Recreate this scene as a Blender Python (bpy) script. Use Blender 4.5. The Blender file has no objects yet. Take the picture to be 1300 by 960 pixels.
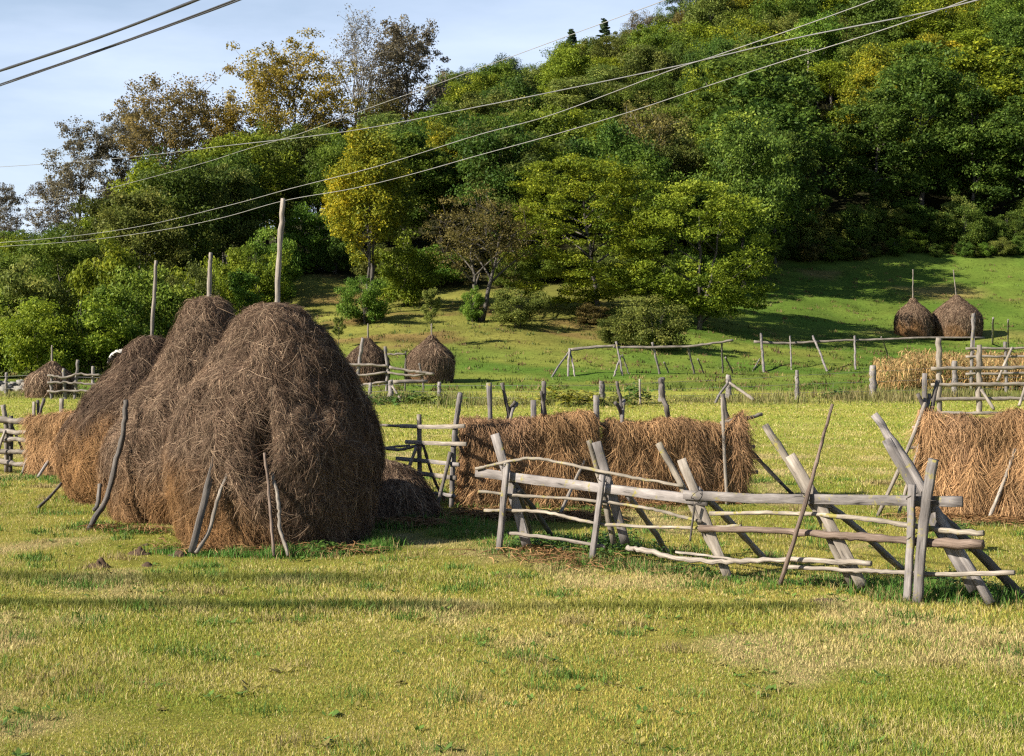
import bpy, math, random
import numpy as np
from mathutils import Vector

random.seed(7)
SC = bpy.context.scene
COL = SC.collection
R = math.radians

# ------------------------------------------------------------------ camera
CAM_H = 3.3          # the photographer stands on a low road bank
F = 1950.0           # focal length in pixels of a 1300 px wide picture
HY = 420.0           # the horizon's row in that picture
cam_d = bpy.data.cameras.new("camera")
cam = bpy.data.objects.new("camera", cam_d)
COL.objects.link(cam)
cam.location = (0, 0, CAM_H)
cam.rotation_euler = (R(90), 0, 0)
cam_d.sensor_width = 36.0
cam_d.sensor_fit = 'HORIZONTAL'
cam_d.lens = 36.0 * F / 1300.0
cam_d.shift_y = -(480.0 - HY) / 1300.0
cam_d.clip_start = 0.2
cam_d.clip_end = 6000
SC.camera = cam

# ------------------------------------------------------------------ light
SUN_EL = R(31)
sun_h = Vector((-math.cos(R(25)), -math.sin(R(25)), 0)).normalized()
to_sun = Vector((sun_h.x * math.cos(SUN_EL), sun_h.y * math.cos(SUN_EL), math.sin(SUN_EL)))
sd = bpy.data.lights.new("sun", 'SUN')
sd.energy = 5.0
sd.angle = R(0.5)
sd.color = (1.0, 0.92, 0.78)
so = bpy.data.objects.new("sun", sd)
COL.objects.link(so)
so.location = (-60, -20, 60)
so.rotation_euler = (-to_sun).to_track_quat('-Z', 'Y').to_euler()

W = bpy.data.worlds.new("World")
SC.world = W
W.use_nodes = True
nt = W.node_tree
nt.nodes.clear()
out = nt.nodes.new('ShaderNodeOutputWorld')
bg = nt.nodes.new('ShaderNodeBackground')
sky = nt.nodes.new('ShaderNodeTexSky')
sky.sky_type = 'NISHITA'
sky.sun_disc = False
sky.sun_elevation = SUN_EL
sky.sun_rotation = math.atan2(to_sun.x, to_sun.y)
sky.air_density = 1.0
sky.dust_density = 0.6
sky.ozone_density = 2.0
tc = nt.nodes.new('ShaderNodeTexCoord')
mp = nt.nodes.new('ShaderNodeMapping')
mp.inputs['Scale'].default_value = (2.0, 2.0, 9.0)
mp.inputs['Rotation'].default_value = (0, R(-12), 0)
nz = nt.nodes.new('ShaderNodeTexNoise')
nz.inputs['Scale'].default_value = 1.6
nz.inputs['Detail'].default_value = 7
nz.inputs['Roughness'].default_value = 0.55
rp = nt.nodes.new('ShaderNodeValToRGB')
rp.color_ramp.elements[0].position = 0.42
rp.color_ramp.elements[0].color = (.42, .42, .42, 1)
rp.color_ramp.elements[1].position = 0.72
rp.color_ramp.elements[1].color = (0.9, 0.9, 0.9, 1)
mx = nt.nodes.new('ShaderNodeMix')
mx.data_type = 'RGBA'
mx.inputs['B'].default_value = (7.5, 8.5, 10.6, 1)      # thin high cloud
L = nt.links.new
L(tc.outputs['Generated'], mp.inputs['Vector'])
L(mp.outputs['Vector'], nz.inputs['Vector'])
L(nz.outputs['Fac'], rp.inputs['Fac'])
sx = nt.nodes.new('ShaderNodeSeparateXYZ')
el = nt.nodes.new('ShaderNodeMapRange')               # the thin veil lies low in the sky
el.inputs['From Min'].default_value = 0.14; el.inputs['From Max'].default_value = 0.34
el.inputs['To Min'].default_value = 1.0; el.inputs['To Max'].default_value = 0.0
vm = nt.nodes.new('ShaderNodeMath'); vm.operation = 'MULTIPLY'
L(tc.outputs['Generated'], sx.inputs[0]); L(sx.outputs['Z'], el.inputs['Value'])
L(rp.outputs['Color'], vm.inputs[0]); L(el.outputs[0], vm.inputs[1])
L(vm.outputs[0], mx.inputs['Factor'])
L(sky.outputs['Color'], mx.inputs['A'])
L(mx.outputs['Result'], bg.inputs['Color'])
bg.inputs['Strength'].default_value = 0.05
L(bg.outputs['Background'], out.inputs['Surface'])

SC.view_settings.view_transform = 'Standard'
SC.view_settings.look = 'None'
SC.view_settings.gamma = 1.0
SC.view_settings.exposure = 1.4
SC.view_settings.use_curve_mapping = False
SC.render.engine = 'CYCLES'
cy = SC.cycles
cy.use_denoising = False
cy.max_bounces = 6
cy.diffuse_bounces = 3
cy.glossy_bounces = 2
cy.transmission_bounces = 3
cy.transparent_max_bounces = 6
cy.use_adaptive_sampling = True
cy.adaptive_threshold = 0.02
cy.pixel_filter_type = 'BLACKMAN_HARRIS'
cy.filter_width = 1.3

# ------------------------------------------------------------------ numpy noise
def _h(ix, iy, iz, s):
    n = (ix.astype(np.int64) * 374761393 + iy.astype(np.int64) * 668265263 + iz.astype(np.int64) * 2147483647 + s * 1274126177)
    n = (n ^ (n >> 13)) * 1274126177
    n = n ^ (n >> 16)
    return (n & 0xffff).astype(np.float64) / 65535.0

def vnoise(x, y, z=None, seed=0):
    x = np.asarray(x, float); y = np.asarray(y, float)
    z = np.zeros_like(x) if z is None else np.asarray(z, float)
    ix, iy, iz = np.floor(x), np.floor(y), np.floor(z)
    fx, fy, fz = x - ix, y - iy, z - iz
    fx, fy, fz = [f * f * (3 - 2 * f) for f in (fx, fy, fz)]
    r = 0
    for a in (0, 1):
        for b in (0, 1):
            for c in (0, 1):
                w = (fx if a else 1 - fx) * (fy if b else 1 - fy) * (fz if c else 1 - fz)
                r = r + w * _h(ix + a, iy + b, iz + c, seed)
    return r * 2 - 1

def fbm(x, y, z=None, seed=0, oct=4, gain=0.5):
    r, a, f, t = 0, 1.0, 1.0, 0
    for i in range(oct):
        r = r + a * vnoise(x * f, y * f, None if z is None else z * f, seed + i * 17)
        t += a; a *= gain; f *= 2.03
    return r / t

def sstep(a, b, x):
    t = np.clip((np.asarray(x, float) - a) / (b - a), 0, 1)
    return t * t * (3 - 2 * t)

# ------------------------------------------------------------------ terrain
YK = [95, 115, 135, 155, 180, 220, 280, 360]
TAB = [
    (-600, [0, 0, .5, 2, 4, 6, 8, 8]),
    (0,    [0, .2, 1, 2.5, 5, 8, 10, 10]),
    (200,  [0, .5, 2.5, 5, 9, 13, 17, 17]),
    (370,  [0, 1.5, 6.5, 11, 14, 18, 22, 22]),
    (470,  [.3, 2.8, 6, 10, 15, 22, 30, 30]),
    (620,  [.3, 2.3, 6, 9.5, 16, 27, 39, 39]),
    (750,  [0, 2, 6, 9.5, 16, 30, 44, 44]),
    (860,  [0, 1.7, 5, 8.5, 15, 31, 51, 52]),
    (1000, [0, 1.2, 3.6, 7.5, 13, 32, 60, 66]),
    (1150, [0, .8, 2.8, 6.6, 12.5, 32, 62, 75]),
    (1900, [0, .8, 2.8, 7, 12.5, 32, 62, 75]),
]
_px = np.arange(-600, 1901, 10.0)
_yy = np.arange(84, 371, 2.0)
_a = np.array([np.interp(_yy, [84, 90] + YK, [0, 0] + list(v)) for _, v in TAB])
_T = np.array([np.interp(_px, [k for k, _ in TAB], _a[:, j]) for j in range(len(_yy))]).T
def _blur(A, n, ax):
    for _ in range(3):
        pad = [(0, 0), (0, 0)]; pad[ax] = (n, n)
        B = np.pad(A, pad, mode='edge')
        c = np.cumsum(B, axis=ax)
        c = np.insert(c, 0, 0, axis=ax)
        k = 2 * n + 1
        A = (np.take(c, range(k, c.shape[ax]), axis=ax) - np.take(c, range(0, c.shape[ax] - k), axis=ax)) / k
    return A
_T = _blur(_blur(_T, 4, 0), 3, 1)

def T(X, Y, micro=True):
    X = np.asarray(X, float); Y = np.asarray(Y, float)
    u = np.clip(650 + F * X / np.maximum(Y, 60.0), -600, 1899)
    i = (u + 600) / 10
    j = np.clip((Y - 84) / 2, 0, len(_yy) - 1.001)
    i0 = np.clip(np.floor(i).astype(int), 0, len(_px) - 2); j0 = np.floor(j).astype(int)
    fi, fj = i - i0, j - j0
    z = (_T[i0, j0] * (1 - fi) * (1 - fj) + _T[i0 + 1, j0] * fi * (1 - fj) + _T[i0, j0 + 1] * (1 - fi) * fj + _T[i0 + 1, j0 + 1] * fi * fj)
    if micro:
        z = z + 0.035 * fbm(X * 0.45, Y * 0.45, seed=3, oct=3)
        z = z + sstep(98, 125, Y) * 0.45 * fbm(X * 0.16, Y * 0.16, seed=9, oct=3)
    return z

def P(px, py, Y):
    return Vector(((px - 650) / F * Y, Y, CAM_H - (py - HY) * Y / F))

def GY(px, Y):
    """ground point under a column of the picture at depth Y"""
    x = (px - 650) / F * Y
    return Vector((x, Y, float(T(x, Y))))

def G(px, py):
    """where the line of sight through (px, py) meets the ground"""
    ys = np.arange(8, 300, 0.05)
    xs = (px - 650) / F * ys
    d = (CAM_H - (py - HY) * ys / F) - T(xs, ys)
    k = np.argmax(d <= 0)
    return Vector((xs[k], ys[k], float(T(xs[k], ys[k]))))

# ------------------------------------------------------------------ objects
def link(o, parent=None):
    COL.objects.link(o)
    if parent is not None:
        o.parent = parent
    return o

def thing(name, label, cat, loc=(0, 0, 0), group=None):
    o = bpy.data.objects.new(name, None)
    o.empty_display_size = 0.2
    link(o)
    o.location = loc
    o['label'] = label; o['category'] = cat
    if group: o['group'] = group
    return o

def tag(o, label, cat, group=None):
    o['label'] = label; o['category'] = cat
    if group: o['group'] = group
    return o

def mesh_np(name, v, faces, mat, cols=None, tint=None, uv=None, smooth=False):
    """faces: list of (n,k) int arrays"""
    me = bpy.data.meshes.new(name)
    v = np.asarray(v, np.float32)
    me.vertices.add(len(v))
    me.vertices.foreach_set('co', v.ravel())
    loops = np.concatenate([f.ravel() for f in faces]).astype(np.int32)
    cnt = np.concatenate([np.full(len(f), f.shape[1]) for f in faces]).astype(np.int32)
    st = np.concatenate([[0], np.cumsum(cnt)[:-1]]).astype(np.int32)
    me.loops.add(len(loops))
    me.loops.foreach_set('vertex_index', loops)
    me.polygons.add(len(cnt))
    me.polygons.foreach_set('loop_start', st)
    try:
        me.polygons.foreach_set('loop_total', cnt)
    except Exception:
        pass
    if smooth:
        me.polygons.foreach_set('use_smooth', np.ones(len(cnt), bool))
    me.update(calc_edges=True)
    if cols is not None:
        a = me.attributes.new('col', 'FLOAT_COLOR', 'POINT')
        c = np.ones((len(v), 4), np.float32); c[:, :3] = cols
        a.data.foreach_set('color', c.ravel())
    if tint is not None:
        a = me.attributes.new('tint', 'FLOAT', 'POINT')
        a.data.foreach_set('value', np.asarray(tint, np.float32))
    if uv is not None:
        l = me.uv_layers.new(name='UVMap')
        l.data.foreach_set('uv', np.asarray(uv, np.float32)[loops].ravel())
    me.materials.append(mat)
    return me

def obj(name, me, parent=None, loc=None):
    o = bpy.data.objects.new(name, me)
    link(o, parent)
    if loc is not None: o.location = loc
    return o

# ------------------------------------------------------------------ materials
def newmat(name):
    m = bpy.data.materials.new(name)
    m.use_nodes = True
    n = m.node_tree
    n.nodes.clear()
    o = n.nodes.new('ShaderNodeOutputMaterial')
    return m, n, o

def nd(n, t, **kw):
    x = n.nodes.new(t)
    for k, v in kw.items():
        if k in x.inputs: x.inputs[k].default_value = v
        else: setattr(x, k, v)
    return x

def ramp(n, stops):
    r = n.nodes.new('ShaderNodeValToRGB')
    e = r.color_ramp.elements
    while len(e) < len(stops): e.new(0.5)
    for i, (p, c) in enumerate(stops):
        e[i].position = p; e[i].color = (*c, 1)
    return r

def leafy(name, stops, trans=0.38, var=0.5):
    stops = [(p, tuple(x * 1.30 for x in c)) for p, c in stops]
    """foliage: per leaf and per clump tint, a little different on every tree"""
    m, n, o = newmat(name)
    at = nd(n, 'ShaderNodeAttribute', attribute_name='tint')
    r = ramp(n, stops)
    n.links.new(at.outputs['Fac'], r.inputs['Fac'])
    oi = nd(n, 'ShaderNodeObjectInfo')
    mr = nd(n, 'ShaderNodeMapRange')
    mr.inputs['To Min'].default_value = 1 - var * .6; mr.inputs['To Max'].default_value = 1 + var * .6
    mh = nd(n, 'ShaderNodeMapRange')
    mh.inputs['To Min'].default_value = 0.5 - .045 * var; mh.inputs['To Max'].default_value = 0.5 + .03 * var
    mu = nd(n, 'ShaderNodeMath', operation='MULTIPLY'); mu.inputs[1].default_value = 7.31
    fr = nd(n, 'ShaderNodeMath', operation='FRACT')
    n.links.new(oi.outputs['Random'], mr.inputs['Value'])
    n.links.new(oi.outputs['Random'], mu.inputs[0])
    n.links.new(mu.outputs[0], fr.inputs[0])
    n.links.new(fr.outputs[0], mh.inputs['Value'])
    hs = nd(n, 'ShaderNodeHueSaturation')
    n.links.new(mh.outputs[0], hs.inputs['Hue'])
    n.links.new(mr.outputs[0], hs.inputs['Value'])
    n.links.new(r.outputs['Color'], hs.inputs['Color'])
    d = nd(n, 'ShaderNodeBsdfPrincipled', Roughness=0.55)
    d.inputs['Specular IOR Level'].default_value = 0.12
    t = nd(n, 'ShaderNodeBsdfTranslucent')
    mi = nd(n, 'ShaderNodeMixShader', Fac=trans)
    n.links.new(hs.outputs['Color'], d.inputs['Base Color'])
    n.links.new(hs.outputs['Color'], t.inputs['Color'])
    n.links.new(d.outputs[0], mi.inputs[1]); n.links.new(t.outputs[0], mi.inputs[2])
    n.links.new(mi.outputs[0], o.inputs['Surface'])
    return m

def attr_mat(name, rough=0.8, trans=0.0, spec=0.2, noise=0.0, nscale=30):
    m, n, o = newmat(name)
    at = nd(n, 'ShaderNodeAttribute', attribute_name='col')
    c = at.outputs['Color']
    if noise:
        tcn = nd(n, 'ShaderNodeTexCoord')
        nz = nd(n, 'ShaderNodeTexNoise', Scale=nscale, Detail=9.0, Roughness=0.72)
        n.links.new(tcn.outputs['Object'], nz.inputs['Vector'])
        mr = nd(n, 'ShaderNodeMapRange'); mr.inputs['To Min'].default_value = 1 - noise; mr.inputs['To Max'].default_value = 1 + noise
        mr.inputs['From Min'].default_value = .25; mr.inputs['From Max'].default_value = .75
        n.links.new(nz.outputs['Fac'], mr.inputs['Value'])
        hs = nd(n, 'ShaderNodeHueSaturation')
        n.links.new(mr.outputs[0], hs.inputs['Value'])
        n.links.new(c, hs.inputs['Color'])
        c = hs.outputs['Color']
    d = nd(n, 'ShaderNodeBsdfPrincipled', Roughness=rough)
    d.inputs['Specular IOR Level'].default_value = spec
    n.links.new(c, d.inputs['Base Color'])
    s = d.outputs[0]
    if noise:
        bp = nd(n, 'ShaderNodeBump', Strength=0.6, Distance=0.08 if nscale < 3 else 0.03)
        n.links.new(nz.outputs['Fac'], bp.inputs['Height'])
        n.links.new(bp.outputs[0], d.inputs['Normal'])
    if trans:
        t = nd(n, 'ShaderNodeBsdfTranslucent')
        n.links.new(c, t.inputs['Color'])
        mi = nd(n, 'ShaderNodeMixShader', Fac=trans)
        n.links.new(s, mi.inputs[1]); n.links.new(t.outputs[0], mi.inputs[2])
        s = mi.outputs[0]
    n.links.new(s, o.inputs['Surface'])
    return m

def wood(name, dark, mid, light, lichen=0.0):
    m, n, o = newmat(name)
    uv = nd(n, 'ShaderNodeUVMap')
    mp = nd(n, 'ShaderNodeMapping'); mp.inputs['Scale'].default_value = (55, 2.6, 1)
    oi = nd(n, 'ShaderNodeObjectInfo')
    cx = nd(n, 'ShaderNodeCombineXYZ')
    mu = nd(n, 'ShaderNodeMath', operation='MULTIPLY'); mu.inputs[1].default_value = 91
    n.links.new(oi.outputs['Random'], mu.inputs[0]); n.links.new(mu.outputs[0], cx.inputs[1]); n.links.new(mu.outputs[0], cx.inputs[0])
    n.links.new(cx.outputs[0], mp.inputs['Location'])
    n.links.new(uv.outputs[0], mp.inputs['Vector'])
    g = nd(n, 'ShaderNodeTexNoise', Scale=1.0, Detail=6.0, Roughness=0.6)
    n.links.new(mp.outputs[0], g.inputs['Vector'])
    r = ramp(n, [(0.30, tuple(q * .35 for q in dark)), (0.385, tuple(q * .8 for q in mid)), (0.52, mid), (0.74, light)])
    n.links.new(g.outputs['Fac'], r.inputs['Fac'])
    tcn = nd(n, 'ShaderNodeTexCoord')
    b = nd(n, 'ShaderNodeTexNoise', Scale=2.3, Detail=4.0)
    n.links.new(tcn.outputs['Object'], b.inputs['Vector'])
    mr = nd(n, 'ShaderNodeMapRange'); mr.inputs['From Min'].default_value = .3; mr.inputs['From Max'].default_value = .7
    mr.inputs['To Min'].default_value = .62; mr.inputs['To Max'].default_value = 1.25
    n.links.new(b.outputs['Fac'], mr.inputs['Value'])
    ad = nd(n, 'ShaderNodeMapRange'); ad.inputs['To Min'].default_value = .78; ad.inputs['To Max'].default_value = 1.2
    n.links.new(oi.outputs['Random'], ad.inputs['Value'])
    m2 = nd(n, 'ShaderNodeMath', operation='MULTIPLY')
    n.links.new(mr.outputs[0], m2.inputs[0]); n.links.new(ad.outputs[0], m2.inputs[1])
    hs = nd(n, 'ShaderNodeHueSaturation')
    n.links.new(m2.outputs[0], hs.inputs['Value']); n.links.new(r.outputs['Color'], hs.inputs['Color'])
    c = hs.outputs['Color']
    if lichen:
        ln = nd(n, 'ShaderNodeTexNoise', Scale=5.5, Detail=5.0, Roughness=.7)
        n.links.new(tcn.outputs['Object'], ln.inputs['Vector'])
        lr = ramp(n, [(0.60 - lichen * .1, (0, 0, 0)), (0.68 - lichen * .1, (1, 1, 1))])
        n.links.new(ln.outputs['Fac'], lr.inputs['Fac'])
        mx = nd(n, 'ShaderNodeMix', data_type='RGBA')
        mx.inputs['B'].default_value = (.20, .175, .045, 1)
        n.links.new(lr.outputs['Color'], mx.inputs['Factor']); n.links.new(c, mx.inputs['A'])
        c = mx.outputs['Result']
    d = nd(n, 'ShaderNodeBsdfPrincipled', Roughness=0.75)
    d.inputs['Specular IOR Level'].default_value = 0.25
    bp = nd(n, 'ShaderNodeBump', Strength=0.8, Distance=0.016)
    n.links.new(g.outputs['Fac'], bp.inputs['Height'])
    n.links.new(bp.outputs[0], d.inputs['Normal'])
    n.links.new(c, d.inputs['Base Color'])
    n.links.new(d.outputs[0], o.inputs['Surface'])
    return m

def plain(name, col, rough=0.7, metal=0.0, nscale=12, var=.25):
    m, n, o = newmat(name)
    tcn = nd(n, 'ShaderNodeTexCoord')
    nz = nd(n, 'ShaderNodeTexNoise', Scale=nscale, Detail=5.0)
    n.links.new(tcn.outputs['Object'], nz.inputs['Vector'])
    r = ramp(n, [(.3, tuple(c * (1 - var) for c in col)), (.7, tuple(min(1, c * (1 + var)) for c in col))])
    n.links.new(nz.outputs['Fac'], r.inputs['Fac'])
    d = nd(n, 'ShaderNodeBsdfPrincipled', Roughness=rough, Metallic=metal)
    n.links.new(r.outputs['Color'], d.inputs['Base Color'])
    n.links.new(d.outputs[0], o.inputs['Surface'])
    return m

M_HAY = attr_mat("hay", .85, trans=.12, spec=.15)
M_GRASS = attr_mat("grass_blades", .6, trans=.35, spec=.2)
M_GROUND = attr_mat("ground", .95, spec=.05, noise=.38, nscale=2.2)
M_CORN = attr_mat("dry_corn", .75, trans=.25)
M_WEED = attr_mat("weed_leaves", .5, trans=.3, spec=.3)
W_GREY = wood("weathered_wood", (.060, .050, .048), (.165, .148, .142), (.27, .248, .238), .12)
W_PALE = wood("pale_wood", (.070, .055, .044), (.195, .168, .142), (.32, .285, .245), .0)
W_LICH = wood("lichen_wood", (.075, .060, .045), (.20, .172, .14), (.31, .278, .23), .5)
W_DARK = wood("dark_wood", (.035, .030, .027), (.085, .074, .066), (.16, .14, .125), 0)
W_BROWN = wood("brown_wood", (.060, .040, .030), (.155, .112, .088), (.25, .195, .16), 0)
M_BARK = wood("bark", (.03, .026, .022), (.075, .066, .056), (.14, .125, .108), 0)
M_PALEBARK = wood("pale_bark", (.10, .092, .08), (.20, .185, .165), (.32, .30, .27), 0)
M_SOIL = plain("molehill_soil", (.045, .024, .012), .95, nscale=25, var=.5)
M_STONE = plain("rubble_stone", (.17, .16, .14), .9, nscale=4)
M_WIRE = plain("aluminium_wire", (.20, .195, .19), .45, 0.0, nscale=.3, var=.1)
M_CABLE = plain("grey_cable", (.13, .13, .13), .6, 0.0, nscale=.3, var=.1)
M_BLACK = plain("black_cable", (.018, .018, .02), .5, 0.0, nscale=.3, var=.1)
M_SHEET = plain("white_sheeting", (.42, .40, .36), .5, nscale=6, var=.15)

LEAF = {
    'dark':   leafy("leaf_dark_green", [(0, (.026, .050, .009)), (.5, (.060, .096, .014)), (1, (.122, .160, .026))]),
    'mid':    leafy("leaf_mid_green", [(0, (.034, .066, .009)), (.5, (.088, .136, .016)), (1, (.165, .210, .032))]),
    'bright': leafy("leaf_bright_green", [(0, (.050, .082, .008)), (.5, (.132, .172, .014)), (1, (.240, .275, .028))], var=.2),
    'lime':   leafy("leaf_yellow_green", [(0, (.055, .084, .008)), (.5, (.140, .172, .013)), (1, (.265, .275, .022))], var=.3),
    'olive':  leafy("leaf_olive", [(0, (.042, .062, .012)), (.5, (.098, .120, .024)), (1, (.175, .180, .040))]),
    'gold':   leafy("leaf_gold", [(0, (.055, .078, .010)), (.45, (.150, .158, .013)), (.75, (.235, .205, .013)), (1, (.33, .255, .014))], var=.2),
    'rust':   leafy("leaf_rust", [(0, (.070, .060, .022)), (.5, (.155, .128, .042)), (1, (.285, .215, .062))], var=.3),
    'ochre':  leafy("leaf_ochre", [(0, (.090, .074, .018)), (.5, (.220, .170, .026)), (1, (.385, .270, .036))], var=.2),
    'brown':  leafy("leaf_brown_olive", [(0, (.050, .044, .014)), (.5, (.118, .102, .028)), (1, (.215, .185, .050))], var=.2),
    'pine':   leafy("leaf_pine", [(0, (.022, .040, .020)), (.5, (.046, .072, .034)), (1, (.085, .115, .052))], var=.3),
    'grey':   leafy("leaf_grey_brown", [(0, (.060, .052, .034)), (.5, (.125, .108, .068)), (1, (.215, .190, .115))], var=.2),
}
# ------------------------------------------------------------------ timber
def smooth_path(pts, n):
    """Catmull-Rom through the points"""
    p = [Vector(q) for q in pts]
    if len(p) == 2:
        return [p[0].lerp(p[1], i / n) for i in range(n + 1)]
    o = []
    for i in range(len(p) - 1):
        a = p[i - 1] if i else p[i] * 2 - p[i + 1]
        b, c = p[i], p[i + 1]
        d = p[i + 2] if i + 2 < len(p) else c * 2 - b
        for k in range(n):
            t = k / n
            o.append(0.5 * ((2 * b) + (c - a) * t + (2 * a - 5 * b + 4 * c - d) * t * t + (3 * b - a - 3 * c + d) * t ** 3))
    o.append(p[-1])
    return o

def tube_data(path, radii, sides=8, flat=None, face_dir=None, rough=0.0, seed=0):
    """swept solid with capped ends; flat=(w,t) makes a plank whose broad side looks along face_dir"""
    rg = np.random.default_rng(seed)
    V, UV, Fq = [], [], []
    n = len(path)
    if flat:
        w, t = flat; b = min(w, t) * .14
        prof = [(-w / 2 + b, -t / 2), (w / 2 - b, -t / 2), (w / 2, -t / 2 + b), (w / 2, t / 2 - b), (w / 2 - b, t / 2), (-w / 2 + b, t / 2), (-w / 2, t / 2 - b), (-w / 2, -t / 2 + b)]
    else:
        prof = [(math.cos(2 * math.pi * k / sides), math.sin(2 * math.pi * k / sides)) for k in range(sides)]
    s = len(prof)
    L = 0
    ref = Vector(face_dir) if face_dir is not None else Vector((.31, -.9, .2))
    for i in range(n):
        tg = (path[min(i + 1, n - 1)] - path[max(i - 1, 0)]).normalized()
        nrm = ref - tg * ref.dot(tg)
        if nrm.length < 1e-4: nrm = Vector((1, 0, 0)) - tg * tg.x
        nrm.normalize()
        bi = tg.cross(nrm)
        if i: L += (path[i] - path[i - 1]).length
        rr = radii[i] if hasattr(radii, '__len__') else radii
        per = 0
        for k, (a, c) in enumerate(prof):
            j = 1 + rough * rg.uniform(-1, 1)
            if flat: p = path[i] + bi * (a * j) + nrm * (c * j)
            else: p = path[i] + bi * (a * rr * j) + nrm * (c * rr * j)
            V.append(p)
            UV.append((k / s * (2 * (flat[0] + flat[1]) if flat else 6.28 * rr), L))
    for i in range(n - 1):
        for k in range(s):
            k2 = (k + 1) % s
            Fq.append((i * s + k, i * s + k2, (i + 1) * s + k2, (i + 1) * s + k))
    caps = []
    for e, o in ((0, 1), (n - 1, 0)):
        c = len(V)
        V.append(sum((V[e * s + k] for k in range(s)), Vector()) / s)
        UV.append((0, 0))
        for k in range(s):
            k2 = (k + 1) % s
            caps.append((e * s + k2, e * s + k, c) if o else (e * s + k, e * s + k2, c))
    return np.array([tuple(v) for v in V]), [np.array(Fq, int), np.array(caps, int)], np.array(UV)

_seed = [0]
def pole(name, parent, pts, r, mat=None, r2=None, n=6, rough=.10, wob=0.0, sides=8, label=None):
    """round timber through world points; r tapers to r2"""
    _seed[0] += 1
    rg = np.random.default_rng(_seed[0])
    path = smooth_path(pts, n)
    if wob:
        for q in path[1:-1]:
            q += Vector(rg.uniform(-wob, wob, 3))
    r2 = r if r2 is None else r2
    m = len(path)
    rad = [(r + (r2 - r) * i / (m - 1)) * (1 + .12 * rg.uniform(-1, 1)) for i in range(m)]
    o0 = parent.location if parent else Vector((0, 0, 0))
    v, f, uv = tube_data([p - o0 for p in path], rad, sides=sides, rough=rough, seed=_seed[0])
    o = obj(name, mesh_np(name, v, f, mat or W_GREY, uv=uv, smooth=True), parent)
    if label: o['label'] = label
    return o

def plank(name, parent, pts, w, t, mat=None, face=(0.5, -.8, .1), n=5, rough=.07, wob=.004):
    _seed[0] += 1
    rg = np.random.default_rng(_seed[0])
    path = smooth_path(pts, n)
    for q in path[1:-1]:
        q += Vector(rg.uniform(-wob, wob, 3))
    o0 = parent.location if parent else Vector((0, 0, 0))
    v, f, uv = tube_data([p - o0 for p in path], 1, flat=(w, t), face_dir=face, rough=rough, seed=_seed[0])
    return obj(name, mesh_np(name, v, f, mat or W_GREY, uv=uv), parent)

def single_pole(name, label, cat, pts, r, mat, group=None, **k):
    o = pole(name, None, pts, r, mat, **k)
    base = Vector(pts[-1])
    o.data.transform(__import__('mathutils').Matrix.Translation(-base))
    o.location = base
    return tag(o, label, cat, group)

# ------------------------------------------------------------------ hay
def strands(pos, nrm, dirs, length, width, col, rg, lift=.04, droop=.25, seg=3):
    """thin tapered ribbons lying on a surface"""
    n = len(pos)
    side = np.cross(dirs, nrm); side /= np.linalg.norm(side, axis=1, keepdims=True) + 1e-9
    tw = rg.uniform(-1, 1, (n, 1))
    side = side + nrm * tw * .8; side /= np.linalg.norm(side, axis=1, keepdims=True)
    bend = rg.normal(0, .42, (n, 1))
    V = np.zeros((n, (seg + 1) * 2, 3))
    l0 = rg.uniform(0, 1, (n, 1)) ** 2 * lift + .004
    for i in range(seg + 1):
        t = i / seg
        arch = math.sin(math.pi * t)
        c = pos + dirs * length * t + nrm * (l0 * (0.3 + arch)) + np.cross(nrm, dirs) * bend * length * t * t
        c[:, 2] -= (droop * length[:, 0] * t * t)
        ww = width * (1 - .55 * t) * .5
        V[:, 2 * i] = c - side * ww
        V[:, 2 * i + 1] = c + side * ww
    k = (seg + 1) * 2
    base = (np.arange(n) * k)[:, None]
    F = np.concatenate([base + np.array([[2 * i, 2 * i + 1, 2 * i + 3, 2 * i + 2]]) for i in range(seg)])
    C = np.repeat(col, k, axis=0)
    return V.reshape(-1, 3), F, C

def mixc(a, b, t):
    t = np.asarray(t)[..., None]
    return np.asarray(a) * (1 - t) + np.asarray(b) * t

GREYHAY = np.array((.098, .060, .039)); GREYLT = np.array((.40, .29, .195)); GREYDK = np.array((.030, .018, .013))
ORHAY = np.array((.195, .104, .044)); ORLT = np.array((.34, .205, .092)); ORDK = np.array((.065, .031, .013))

def hay_color(h, az, rg, split=.38, wob=.12, dark=0.0, n3=None):
    """weathered grey-brown cap over fresher orange-brown hay below"""
    n = len(h)
    hh_ = h + wob * 1.6 * n3
    if az is not None: hh_ = hh_ + .42 * sstep(-.35, .55, np.cos(az))      # grey right down the right flank, deepening its shade by colour
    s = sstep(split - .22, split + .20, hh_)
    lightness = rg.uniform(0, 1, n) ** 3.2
    dk = rg.uniform(0, 1, n) ** 2.5 * .8
    g = mixc(mixc(np.tile(GREYHAY, (n, 1)), GREYLT, lightness), GREYDK, np.clip(dk + dark, 0, 1))
    o = mixc(mixc(np.tile(ORHAY, (n, 1)), ORLT, lightness * .8), ORDK, dk * .8)
    return mixc(o, g, s)

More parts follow.
